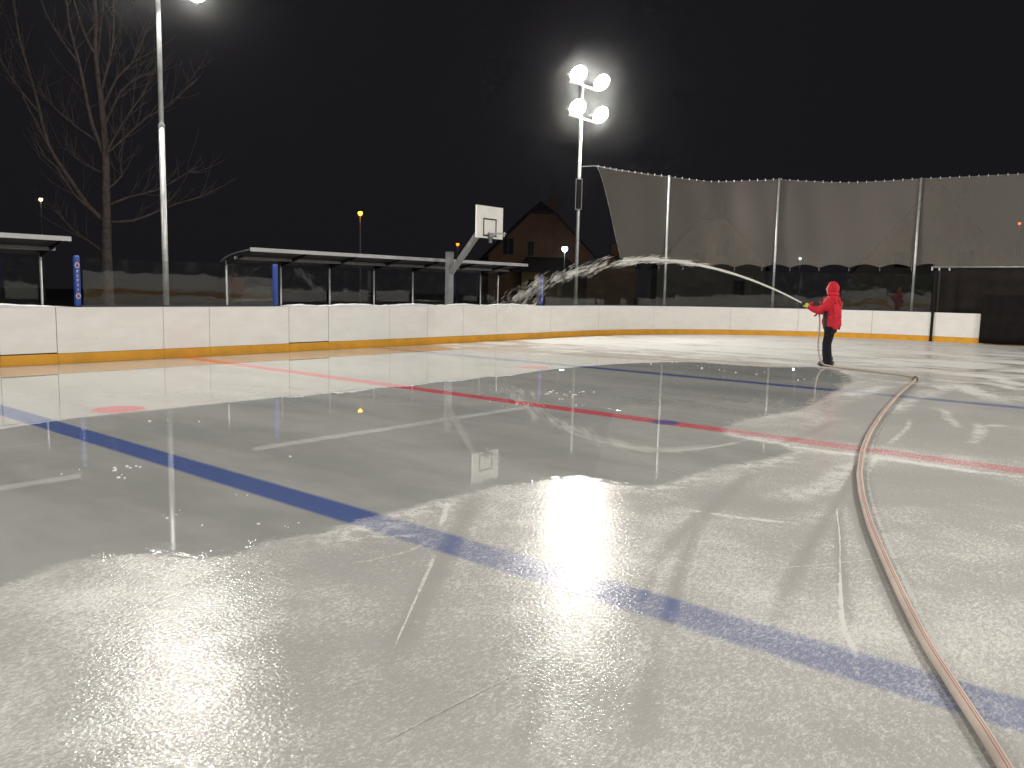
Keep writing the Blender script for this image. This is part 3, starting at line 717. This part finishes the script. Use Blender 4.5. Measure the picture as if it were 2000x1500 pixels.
for dx in (.3, 4.5, 8.8): mb = MB(); mb.tube([(dx, .05, -2.78), (dx, .05, -.02)], .03, 8); mb.build('stand', M['dark_metal'], e)
def sheet(name, x0, x1, y, z0, z1, th, label, cat, mat, amp=.02, lam=2.5):
    n = 60; vs = []; fs = []; rows = 7
    for i in range(n + 1):
        x = x0 + (x1 - x0) * i / n
        for j in range(rows):
            z = z0 + (z1 - z0) * j / (rows - 1); a = amp * (1 - .7 * j / (rows - 1)); yy = y + a * math.sin(x * lam) + a * .5 * math.sin(x * lam * 2.7 + z)
            vs += [(x - x0, yy - y, z - z0), (x - x0, yy - y + th, z - z0)]
    W_ = rows * 2
    for i in range(n):
        for j in range(rows - 1):
            a = i * W_ + 2 * j; fs += [(a, a + W_, a + W_ + 2, a + 2), (a + 1, a + 3, a + W_ + 3, a + W_ + 1)]
        a = i * W_; fs += [(a, a + 1, a + W_ + 1, a + W_)]; a += W_ - 2; fs += [(a, a + W_, a + W_ + 1, a + 1)]
    for b0 in (0, n * W_):
        for j in range(rows - 1): a = b0 + 2 * j; fs.append((a, a + 2, a + 3, a + 1))
    mb = MB(); mb.add(vs, fs); return tag(mb.build(name, mat, None, True, (x0, y, z0)), label, cat)
sheet('black_sheet', -1.0, 5.0, YB - .11, .035, 1.74, .012, 'black sheet hung over the boards at the right picture edge', 'sheet', M['black_cloth'])
sheet('back_curtain', rx0 + .1, 6.0, YB + .46, .0, 2.68, .012, 'dark curtain hanging from the rail behind the end boards', 'curtain', simple('dark_curtain', (.020, .016, .015), .9, 0, .3, 2, spec=.1), .05, 3.5)
e = empty('black_post', (-2.57, YB - .06, 0)); tag(e, 'black upright post standing against the end boards', 'post')
mb = MB(); mb.box((0, 0, 1.28), (.085, .06, 2.54)); mb.build('shaft', M['black_rubber'], e)
mb = MB(); mb.box((0, -.01, .01), (.12, .10, .02)); mb.build('foot', M['black_rubber'], e)

# ------------------------------------------------------------------ houses beyond
def house(name, c, ang, wdt, dep, eave, ridge, clip, wallm, windows, label, lean=None):
    e = empty(name, (c[0], c[1], -.06), ang); tag(e, label, 'house')
    hw = wdt / 2; k = (ridge - clip) / (ridge - eave); cxh = hw * k if clip < ridge else 0
    mb = MB(); prof = [(-hw, 0), (hw, 0), (hw, eave), (cxh, clip), (-cxh, clip), (-hw, eave)] if clip < ridge else [(-hw, 0), (hw, 0), (hw, eave), (0, ridge), (-hw, eave)]
    n = len(prof); vs = [(x, 0, z) for x, z in prof] + [(x, dep, z) for x, z in prof]
    mb.add(vs, [tuple(range(n)), tuple(range(2 * n - 1, n - 1, -1))] + [(i, i + n, (i + 1) % n + n, (i + 1) % n) for i in range(n)]); mb.build('wall', wallm, e)
    mb = MB(); o = .35; sl = (ridge - eave) / hw; th = .16
    for sg in (-1, 1):
        a = (sg * (hw + o), eave - o * sl); vs = []
        for y in (-.4, dep + .4):
            yr = y + (1.8 if y < 0 else -1.8) if clip < ridge else y
            vs += [(a[0], y, a[1]), (sg * cxh if clip < ridge else 0, y, (clip if clip < ridge else ridge)), (0, yr, ridge)] if clip < ridge else [(a[0], y, a[1]), (0, y, ridge)]
        m_ = len(vs) // 2; up = [(x, y, z + th) for x, y, z in vs]; N_ = len(vs); allv = [(x, y, z + .02) for x, y, z in vs] + up
        lo = list(range(m_)) + list(range(2 * m_ - 1, m_ - 1, -1)); fs = [tuple(lo), tuple(N_ + i for i in reversed(lo))]
        for i in range(len(lo)): i2 = (i + 1) % len(lo); fs.append((lo[i], N_ + lo[i], N_ + lo[i2], lo[i2]))
        mb.add(allv, fs)
    if clip < ridge:
        for y, yr in ((-.4, 1.4), (dep + .4, dep - 1.4)): mb.add([(-cxh, y, clip + .03), (cxh, y, clip + .03), (0, yr, ridge + .03), (-cxh, y, clip + th), (cxh, y, clip + th), (0, yr, ridge + th)], [(0, 1, 2), (5, 4, 3), (0, 3, 4, 1), (1, 4, 5, 2), (2, 5, 3, 0)])
    rf = mb.build('roof', M['roof_tile'], e)
    mb = MB(); mb.box((hw * .35, dep * .5, ridge + .2), (.6, .6, 1.5)); mb.build('chimney', M['plaster_brown'], rf)
    for (x, z, ww, hh) in windows:
        mb = MB()
        for dx in (-1, 1): mb.box((x + dx * ww / 2, -.03, z), (.09, .10, hh + .09))
        for dz in (-1, 1): mb.box((x, -.03, z + dz * hh / 2), (ww - .09, .10, .09))
        mb.box((x, -.025, z), (.06, .07, hh - .09)); wn = mb.build('window', M['frame'], e)
        mb = MB(); mb.box((x, -.012, z), (ww - .02, .03, hh - .02)); mb.build('pane', M['pane'], wn)
    if lean:
        x0, x1, zt, zb, dp = lean
        mb = MB(); mb.add([(x0, -dp, zb), (x1, -dp, zb), (x1 - 1.0, -.01, zt), (x0 + 1.0, -.01, zt), (x0, -dp, zb + .14), (x1, -dp, zb + .14), (x1 - 1.0, -.01, zt + .14), (x0 + 1.0, -.01, zt + .14)], [(3, 2, 1, 0), (4, 5, 6, 7), (0, 1, 5, 4), (1, 2, 6, 5), (2, 3, 7, 6), (3, 0, 4, 7)]); mb.build('porch_roof', M['roof_tile'], e)
        mb = MB(); mb.box(((x0 + x1) / 2, -dp / 2 + .1, zb / 2), (x1 - x0 - .8, dp - .4, zb)); mb.build('porch_wall', M['plaster_ochre'], e)
        mb = MB(); mb.box(((x0 + x1) / 2 - 1.2, -dp + .28, zb * .55), (1.3, .06, zb * .5)); mb.build('porch_window', M['pane'], e)
    return e
yaw = math.atan2(R_.y, R_.x)
house('house', (-39.8, 48.6), yaw + .10, 9.4, 11, 4.6, 9.3, 8.25, M['plaster_brown'], [(-3.0, 5.35, 1.0, 1.45), (-1.0, 5.2, .55, 1.3), (2.4, 2.2, 1, 1.3)], 'brown gabled house with clipped roof left of the net', (-2.4, 3.2, 4.35, 3.1, 2.4))
house('house', (-30.0, 61.5), yaw - .12, 9.8, 11, 4.2, 9.6, 8.35, M['plaster_grey'], [(-1.1, 4.7, 1.0, 1.3), (.9, 5.8, 1.1, 1.6), (2.6, 2.2, 1, 1.3)], 'pale gabled house seen through the middle of the net')
house('house', (-13.5, 71), yaw - .45, 13, 12, 3.8, 11.6, 11.6, M['plaster_grey'], [(-2.5, 5.0, 1.1, 1.4), (2.5, 5.0, 1.1, 1.4)], 'large dim house with steep roof behind the right of the net')
house('shed', (-28.6, 42.6), yaw + .1, 3.6, 4, 3.45, 4.2, 4.2, M['plaster_brown'], [], 'small dark shed roof just left of the net bottom corner')['category'] = 'shed'

# ------------------------------------------------------------------ street lamps
def street_lamp(x, y, h, mat, r, label, hood=True, light=None):
    e = empty('street_lamp', (x, y, -.06)); tag(e, label, 'street lamp', 'small lights in the distance')
    mb = MB(); mb.tube([(0, 0, 0), (0, 0, h * .6), (0, 0, h)], [.07, .055, .045], 8); mb.build('pole', M['galv_dull'], e, True)
    d = Vector((CAM_P[0] - x, CAM_P[1] - y, 0)).normalized()
    mb = MB(); hd = Vector((0, 0, h)) + d * .15; mb.lathe([(-.02, .07), (.0, r * 1.5), (.10, r * 1.1), (.20, .05)], hd + Vector((0, 0, r * .6)), (0, 0, 1), 12); hdo = mb.build('lamp_head', M['lamp_head'], e, True)
    mb = MB(); mb.ell(hd, (r, r, r * 1.15), None, 12, 8); mb.build('bulb', mat, hdo, True)
    return e
street_lamp(-32.2, 21.9, 5.75, M['lamp_orange'], .13, 'orange street lamp on a thin pole above the long shelter')
street_lamp(-51.3, 49.9, 5.9, M['lamp_orange_far'], .16, 'faint orange street lamp left of the hoop arm')
street_lamp(-36.3, 47.2, 5.1, M['lamp_white'], .24, 'cold white lamp glaring before the brown house')
street_lamp(-61.0, 15.8, 7.45, M['lamp_warm'], .14, 'tiny warm light far left above the cut off shelter')
street_lamp(-20.6, 58.5, 4.65, M['lamp_white'], .09, 'tiny white light seen through the net beside the middle post')
street_lamp(-7.4, 72.9, 8.1, M['lamp_orange_far'], .12, 'tiny orange light behind the net at the right picture edge')

# ------------------------------------------------------------------ bare tree
TX, TY = -21.0, 2.7
e = empty('bare_tree', (TX, TY, -.06)); tag(e, 'bare leafless tree with long upright branches behind the left boards', 'tree')
pxm = 1594.8 / 25.3
rv = Vector((R_.x, R_.y, 0)).normalized(); fv = Vector((F_.x, F_.y, 0)).normalized()
def tp(x, y, dz): return rv * ((x - 212) / pxm + (y - 590) * .0) + fv * dz + Vector((0, 0, max(0, (592 - y) / pxm + 1.0)))
LIMBS = [ (.20, .025, [(212, 655), (211, 560), (211, 500), (213, 440), (214, 380), (216, 320), (214, 260), (210, 200), (204, 130), (207, 60), (203, -20), (198, -130)]),
 (.085, .015, [(207, 450), (180, 410), (150, 365), (110, 300), (98, 240), (85, 180), (68, 110), (60, 50), (50, -40)]), (.04, .01, [(110, 300), (75, 230), (50, 180), (20, 140), (-10, 110)]),
 (.055, .012, [(206, 448), (160, 390), (130, 340), (100, 310)]), (.075, .015, [(206, 320), (195, 260), (188, 200), (180, 150), (168, 80), (167, 30), (155, -50)]),
 (.04, .01, [(182, 155), (150, 110), (125, 60), (105, -10)]), (.05, .01, [(216, 335), (228, 300), (255, 260), (280, 230), (310, 195)]), (.05, .01, [(220, 305), (250, 280), (290, 240), (330, 215), (375, 165)]),
 (.05, .01, [(216, 215), (235, 170), (260, 140), (275, 100), (290, 55)]), (.05, .01, [(214, 215), (225, 160), (240, 110), (245, 40), (250, -40)]),
 (.055, .01, [(222, 446), (260, 435), (300, 418), (340, 400), (380, 385), (415, 368)]), (.045, .01, [(216, 405), (250, 390), (300, 375), (340, 350), (370, 325)]),
 (.05, .01, [(210, 490), (170, 475), (140, 455), (110, 425), (88, 398)]), (.04, .008, [(200, 300), (160, 260), (120, 225), (100, 212)]), (.04, .008, [(212, 352), (170, 330), (140, 305), (120, 300)]),
 (.05, .01, [(205, 140), (190, 100), (178, 40), (170, -30)]), (.05, .01, [(212, 270), (222, 230), (240, 190), (270, 160), (300, 150)]), (.035, .008, [(206, 150), (215, 90), (222, 30), (224, -40)]),
 (.04, .008, [(216, 380), (240, 350), (235, 310), (245, 280)]), (.03, .006, [(98, 240), (60, 190), (30, 130), (10, 60)])]
bt = MB(); tw = MB(); trunk = MB()
grown = []
for i, (r0, r1, pts) in enumerate(LIMBS):
    drift = random.uniform(-.22, .22) if i else 0; Q = []; dz = 0
    if i:
        a0 = Vector(tp(*pts[0], 0)); best = min(grown, key=lambda g_: (g_[0] - a0 - fv * (g_[0] - a0).dot(fv)).length)
        Q.append(np.array(best[0])); dz = best[0].dot(fv) + drift; pts = pts[1:]; r0 = min(r0, best[1] * .85)
    for j, (x, y) in enumerate(pts):
        Q.append(np.array(tp(x + random.uniform(-2, 2) * (1 if i else .3), y, dz))); dz += drift + random.uniform(-.04, .04) * (1 if i else .2)
    P = smooth_path(Q, .35); n = len(P); rad = [r0 + (r1 - r0) * (k / (n - 1)) ** .8 for k in range(n)]
    (trunk if i == 0 else bt).tube(P, rad, 10 if i == 0 else 7)
    grown += [(Vector(q), rr) for q, rr in zip(P, rad)]
    if i == 0 and n: continue
    for _ in range(int(8 + n * .8)):       # side twigs
        k = random.randrange(int(n * .25), n - 1); d = Vector(P[k + 1] - P[k]).normalized(); side = Vector((random.gauss(0, 1), random.gauss(0, 1), random.gauss(.35, .6))).normalized()
        q = Vector(P[k]); L = random.uniform(.5, 1.7); dd = (d * .75 + side * .65).normalized(); tpts = [q]
        for m_ in range(4): dd = (dd + Vector((random.gauss(0, .12), random.gauss(0, .12), .10))).normalized(); tpts.append(tpts[-1] + dd * L / 4)
        tw.tube(tpts, [.011, .010, .008, .006, .004], 4)
        if random.random() < .6:
            a = tpts[2]; d2 = (dd + Vector((random.gauss(0, .5), random.gauss(0, .5), random.gauss(.2, .3)))).normalized(); tw.tube([a, a + d2 * .3, a + d2 * .6 + Vector((0, 0, .08))], [.007, .006, .004], 4)
trunk.build('trunk', M['bark'], e, True); cr = bt.build('branches', M['bark'], e, True); tw.build('twigs', M['bark'], cr)

# ------------------------------------------------------------------ person in red
PX, PY, PA = -1.45, 9.92, math.radians(193)
per = empty('person', (PX, PY, .0), PA); tag(per, 'person in hooded red jacket and black trousers spraying water from a hose', 'person')
def remeshed(name, mb, mats, parent, vox, assign=None, smooth_it=4):
    me = bpy.data.meshes.new(name); me.from_pydata(mb.v, [], mb.f); o = bpy.data.objects.new(name, me); COL.objects.link(o)
    r = o.modifiers.new('r', 'REMESH'); r.mode = 'VOXEL'; r.voxel_size = vox; s_ = o.modifiers.new('s', 'SMOOTH'); s_.factor = .5; s_.iterations = smooth_it
    dgp = bpy.context.evaluated_depsgraph_get(); nm = bpy.data.meshes.new_from_object(o.evaluated_get(dgp)); bpy.data.objects.remove(o); bpy.data.meshes.remove(me)
    nm.name = name; nm.materials.clear()
    for m_ in mats: nm.materials.append(m_)
    nm.polygons.foreach_set('use_smooth', [True] * len(nm.polygons))
    if assign:
        for pl in nm.polygons: pl.material_index = assign(pl.center)
    return link(name, nm, parent)
HL = [(0, .19, 1.49), (.10, .235, 1.34), (.20, .225, 1.245), (.34, .15, 1.275), (.455, .075, 1.325)]
HR = [(0, -.19, 1.49), (.09, -.24, 1.34), (.17, -.235, 1.22), (.27, -.16, 1.235), (.37, -.07, 1.27)]
ax0, ax1 = Vector((.36, 0, 1.285)), Vector((.60, 0, 1.395)); axd = (ax1 - ax0).normalized()
body = MB()
body.ell((.015, 0, 1.735), (.098, .078, .125), None, 16, 12); body.ell((.112, 0, 1.725), (.022, .016, .026), None, 8, 6); body.ell((.085, 0, 1.665), (.03, .035, .03), None, 8, 6); body.ell((.09, 0, 1.695), (.018, .03, .010), None, 8, 6)
for sgn in (-1, 1): body.ell((.0, .080 * sgn, 1.73), (.022, .014, .035), None, 8, 6)
body.tube([(-.02, 0, 1.50), (0, 0, 1.66)], .055, 10); body.tube([(-.03, 0, .95), (-.03, 0, 1.2), (-.03, 0, 1.45), (-.03, 0, 1.54)], [(.10, .15), (.10, .14), (.11, .17), (.06, .09)], 14, up=(1, 0, 0))
for hpts in (HL, HR): body.tube(hpts, [.06, .05, .045, .04, .032], 8)
for sgn in (-1, 1): body.tube([(-.03, .09 * sgn, 1.0), (.01, .1 * sgn, .5), (-.02, .1 * sgn, .1)], [.09, .06, .045], 10)
remeshed('body', body, [M['skin']], per, .010)
for sgn in (-1, 1): mb = MB(); mb.ell((.098, .032 * sgn, 1.745), (.010, .014, .010), None, 8, 6); mb.build('eye', M['black_paint'], per, True)
tr = MB()
tr.tube([(-.02, 0, .76), (-.02, 0, .88), (-.02, 0, 1.0)], [(.13, .15), (.15, .175), (.14, .165)], 14, up=(1, 0, 0))
tr.tube([(-.02, .09, .90), (-.005, .10, .70), (.02, .105, .50), (.0, .11, .30), (-.025, .115, .16), (-.03, .115, .075)], [.13, .108, .093, .090, .088, .092], 12)
tr.tube([(-.01, -.09, .90), (.015, -.10, .70), (.055, -.105, .50), (.05, -.105, .30), (.03, -.105, .16), (.025, -.105, .075)], [.13, .108, .093, .090, .088, .092], 12)
remeshed('trousers', tr, [M['trousers']], per, .012)
for x0, y0 in ((-.03, .115), (.03, -.105)):
    mb = MB(); mb.tube([(x0 - .115, y0, .055), (x0 - .10, y0, .065), (x0 - .02, y0, .075), (x0 + .08, y0, .06), (x0 + .15, y0, .045), (x0 + .185, y0, .035)], [(.035, .03), (.062, .045), (.072, .05), (.056, .052), (.042, .046), (.020, .025)], 12, up=(0, 0, 1))
    mb.tube([(x0 - .03, y0, .06), (x0 - .035, y0, .22)], .062, 10); mb.box((x0 + .03, y0, .012), (.30, .098, .022))
    remeshed('boot', mb, [M['boot']], per, .009, None, 2)
jk = MB()
jk.tube([(-.03, 0, .835), (-.03, 0, .90), (-.035, 0, 1.05), (-.035, 0, 1.22), (-.035, 0, 1.36), (-.03, 0, 1.47), (-.025, 0, 1.55), (-.015, 0, 1.61), (-.01, 0, 1.64)],
        [(.165, .20), (.180, .215), (.192, .222), (.197, .225), (.190, .232), (.160, .215), (.115, .155), (.09, .10), (.08, .085)], 22, up=(1, 0, 0))
for hpts in (HL, HR): jk.tube(hpts, [.112, .098, .092, .080, .062], 12)
for k in range(60):      # folds
    z = random.uniform(.88, 1.5); a = random.uniform(0, 2 * PI); jk.ell((-.035 + .185 * math.cos(a), .212 * math.sin(a), z), (.03, .03, random.uniform(.03, .10)), Matrix.Rotation(random.uniform(-.6, .6), 3, 'X'), 8, 6)
for hpts in (HL, HR):
    for k in range(14):
        i = random.randrange(4); t = random.random(); q = Vector(hpts[i]).lerp(Vector(hpts[i + 1]), t); jk.ell(q + Vector((random.gauss(0, .04), random.gauss(0, .04), random.gauss(0, .05))), (.05, .05, .022), Matrix.Rotation(random.uniform(-1, 1), 3, 'Y'), 8, 6)
def jm(c): return 1 if (c.z < 1.24 and .03 < c.x < .125 and c.y > .05) else 0
jko = remeshed('jacket', jk, [M['jacket'], M['panel_black']], per, .012, jm, 3)
hd = MB()
hd.ell((-.015, 0, 1.738), (.142, .128, .165), None, 24, 18, keep=lambda q: not (q.x > .062 and abs(q.y) < .085 and abs(q.z - 1.725) < .115))
hd.ell((-.03, 0, 1.62), (.135, .135, .075), None, 18, 8, keep=lambda q: not (q.x > .07 and q.z > 1.64))
ho = hd.build('hood', M['jacket'], jko, True); sm = ho.modifiers.new('thick', 'SOLIDIFY'); sm.thickness = .014; sm.offset = -1
# print on the back of the jacket
mb = MB()
for k, (dz, wd2) in enumerate(((.05, .05), (.025, .03), (.0, .055), (-.025, .025), (-.05, .045))): mb.box((-.236, .09, 1.40 + dz), (.006, wd2, .018), Matrix.Rotation(.35, 3, 'Z').to_3x3())
mb.build('back_emblem', simple('yellow_emblem', (.62, .45, .05), .6), jko)
def glove(c, side, roll):
    mb = MB(); c = Vector(c); u = axd; v = Vector((0, side, 0)); w_ = u.cross(v)
    mb.ell(c + v * .045 - u * .01, (.048, .022, .05), Matrix((u, v, w_)).transposed(), 12, 8); wr = Vector((HL if side > 0 else HR)[-1]); mb.tube([wr, c + v * .05 - u * .03], [.048, .036], 10)
    for k, L in enumerate((.95, 1.05, 1.0, .85)):        # four fingers curling round the pipe
        o = u * (.034 - .022 * k); pts = []
        for t in range(6): a = -.5 + L * 2.9 * t / 5; pts.append(c + o + v * (.044 * math.cos(a)) + Vector((0, 0, 1)).cross(v).cross(v) * 0 - w_ * side * 0 + (u.cross(v)) * (.046 * math.sin(a)))
        mb.tube(pts, [.0125, .012, .0115, .011, .010, .008], 7)
    pts = [c + v * .035 + u * .03 - u.cross(v) * .03, c + v * .02 + u * .055 - u.cross(v) * .045, c - v * .012 + u * .065 - u.cross(v) * .046, c - v * .035 + u * .06 - u.cross(v) * .03]
    mb.tube(pts, [.015, .0135, .012, .010], 7)
    return remeshed('glove', mb, [M['glove']], per, .006, None, 2)
glove(ax0 + axd * .165, 1, 0); glove(ax0 + axd * .06, -1, 0)

# ------------------------------------------------------------------ hose with nozzle
Rz = Matrix.Rotation(PA, 3, 'Z'); pw = lambda q: Rz @ Vector(q) + Vector((PX, PY, 0))
hr = .024
hp = [pw((.40, 0, 1.30)), pw((.30, 0, 1.245)), pw((.235, .0, 1.14)), pw((.215, .02, .95)), pw((.215, .04, .70)), pw((.205, .09, .42)), pw((.15, .17, .17)), pw((.05, .24, .05)), pw((-.07, .27, .033)),
      (-1.05, 9.52, hr), (-.66, 9.36, hr), (-.28, 9.20, hr), (.10, 9.02, hr), (.42, 8.82, hr), (.66, 8.58, hr), (.80, 8.26, hr), (.90, 7.75, hr), (1.03, 6.9, hr), (1.25, 5.5, hr), (1.504, 4.03, hr), (1.70, 2.95, hr), (1.93, 1.80, hr), (2.10, .98, hr), (2.27, .245, hr), (2.42, -.36, hr), (2.57, -.90, hr), (2.70, -1.36, hr), (2.83, -1.76, hr), (2.97, -2.18, hr), (3.116, -2.58, hr), (3.28, -3.02, hr), (3.446, -3.43, hr), (3.63, -3.87, hr), (3.80, -4.27, hr), (3.94, -4.59, hr), (4.063, -4.86, hr), (4.265, -5.26, hr), (4.44, -5.60, hr), (4.60, -5.95, hr), (4.85, -6.6, hr), (5.2, -7.6, hr), (5.8, -9.0, hr), (6.9, -11, hr), (8.4, -13, hr), (9.6, -15, hr)]
path = smooth_path([np.array(q, float) for q in hp], .07); n = len(path); k12 = 16
hs = empty('fire_hose', (.8, 8.26, 0)); tag(hs, 'long tan canvas hose with red stripes curving over the ice', 'hose'); hb = Vector(hs.location)
vs = []; fs = []; uvq = []; u = None; acc = 0
for i in range(n):
    a, b = Vector(path[max(i - 1, 0)]), Vector(path[min(i + 1, n - 1)]); t = (b - a).normalized(); up = Vector((0, 0, 1))
    if abs(t.z) > .8: up = Vector(pw((1, 0, 0))) - Vector(pw((0, 0, 0)))
    u = (up - t * up.dot(t)).normalized() if u is None else (u * .7 + (up - t * up.dot(t)).normalized() * .3).normalized()
    u = (u - t * u.dot(t)).normalized(); w_ = t.cross(u); acc += (b - a).length / 2; lie = min(1, max(0, (i - 55) / 20)); r = .018 + .006 * lie
    for k in range(k12): an = 2 * PI * k / k12 - PI / 2; vs.append(Vector(path[i]) + w_ * math.cos(an + PI / 2) * r * 1.05 + u * math.sin(an + PI / 2) * r * .95 - hb)
for i in range(n - 1):
    for k in range(k12): k2 = (k + 1) % k12; fs.append((i * k12 + k, i * k12 + k2, (i + 1) * k12 + k2, (i + 1) * k12 + k)); uvq += [(k / k12, i * .07), ((k + 1) / k12, i * .07), ((k + 1) / k12, (i + 1) * .07), (k / k12, (i + 1) * .07)]
me = bpy.data.meshes.new('hose'); me.from_pydata(vs, [], fs); me.materials.append(M['hose']); ul = me.uv_layers.new(name='UVMap'); ul.data.foreach_set('uv', np.array(uvq).ravel()); me.polygons.foreach_set('use_smooth', [True] * len(fs)); link('hose', me, hs)
mb = MB(); cq = Vector((.80, 8.26, hr)) - hb; mb.lathe([(-.06, .034), (-.055, .044), (-.005, .044), (0, .050), (.02, .050), (.025, .044), (.07, .042), (.075, .034)], cq, Vector((.30, -1, 0)), 16); mb.build('coupling', M['dark_metal'], hs, True)
nz0, nz1 = pw(ax0), pw(ax0 + axd * .30); nd = (nz1 - nz0).normalized()
mb = MB(); mb.lathe([(.02, .02), (.03, .028), (.10, .028), (.12, .022), (.22, .021), (.24, .027), (.29, .025), (.30, .016)], Vector(nz0) - hb, nd, 14); mb.build('nozzle', M['dark_metal'], hs, True)

# ------------------------------------------------------------------ jet of water
J0 = Vector(nz0 + nd * .29); ja = math.radians(192); jd = Vector((math.cos(ja), math.sin(ja), 0)); j1, j2 = .515, -.0690
jp = lambda s_: J0 + jd * s_ + Vector((0, 0, j1 * s_ + j2 * s_ * s_)); jt = lambda s_: (jd + Vector((0, 0, j1 + 2 * j2 * s_))).normalized()
wj = empty('water_jet', J0); tag(wj, 'arc of white water spraying from the hose towards the side boards', 'water jet')
mb = MB(); st = list(np.arange(0, 4.6, .12)); mb.tube([jp(s_) - J0 for s_ in st], [.018 + .0055 * s_ + random.uniform(-.002, .002) * min(1, s_ / 2) if s_ < 3.2 else (.034) * max(.12, 1 - (s_ - 3.2) / 1.5) for s_ in st], 8); mb.build('stream', M['water'], wj, True)
dm = MB()
def drop(c, d, L, r):
    d = d.normalized(); a = Vector((0, 0, 1)) if abs(d.z) < .9 else Vector((1, 0, 0)); u = d.cross(a).normalized(); v = d.cross(u)
    c = c - J0; dm.add([c - d * L * .5] + [c + d * L * .18 + (u * math.cos(k * PI / 2) + v * math.sin(k * PI / 2)) * r for k in range(4)] + [c + d * L * .5], [(0, 2, 1), (0, 3, 2), (0, 4, 3), (0, 1, 4), (5, 1, 2), (5, 2, 3), (5, 3, 4), (5, 4, 1)])
for _ in range(120):
    s0 = 2.4 + 5.7 * random.random() ** .8; k = (s0 - 2.4) / 5.7; sp_ = .022 + .20 * k ** 1.5
    co_ = Vector((random.gauss(0, sp_ * .7), random.gauss(0, sp_ * .8), random.gauss(-.22 * k * k, sp_ * .8)))
    fall = (jt(s0 + .8) + Vector((0, 0, -.30 * k + random.gauss(0, .05)))).normalized()
    for _ in range(int(random.uniform(12, 38) * (1.1 - .6 * k))):
        q = jp(s0) + co_ + fall * random.gauss(0, .13) + Vector([random.gauss(0, .012 + .03 * k) for _ in range(3)])
        if q.z < .02 or q.x < -XB + .1 or (q.z < 1.15 and random.random() < .85): continue
        big_ = random.random() ** 3
        drop(q, (fall + Vector([random.gauss(0, .04) for _ in range(3)])).normalized(), random.uniform(.05, .14) + .18 * big_, (.0018 + .0048 * big_) * (1.2 - .55 * k))
tag(dm.build('droplets', M['water'], wj), kind='stuff')

# ------------------------------------------------------------------ thin haze added to give the lamps a lens-bloom glow
def haze_box(density):
    m, nt, b, out = nmat('lamp_glow_haze'); nt.nodes.remove(b)
    v = nt.nodes.new('ShaderNodeVolumePrincipled'); v.inputs['Color'].default_value = (.95, .95, .97, 1); v.inputs['Density'].default_value = density; v.inputs['Anisotropy'].default_value = .987
    nt.links.new(v.outputs[0], out.inputs['Volume'])
    mb = MB(); mb.box((0, 0, 7.0), (310, 310, 16.2)); tag(mb.build('haze', m), 'thin haze added for a bloom-like glow around the lamps', kind='stuff')
haze_box(.00030)
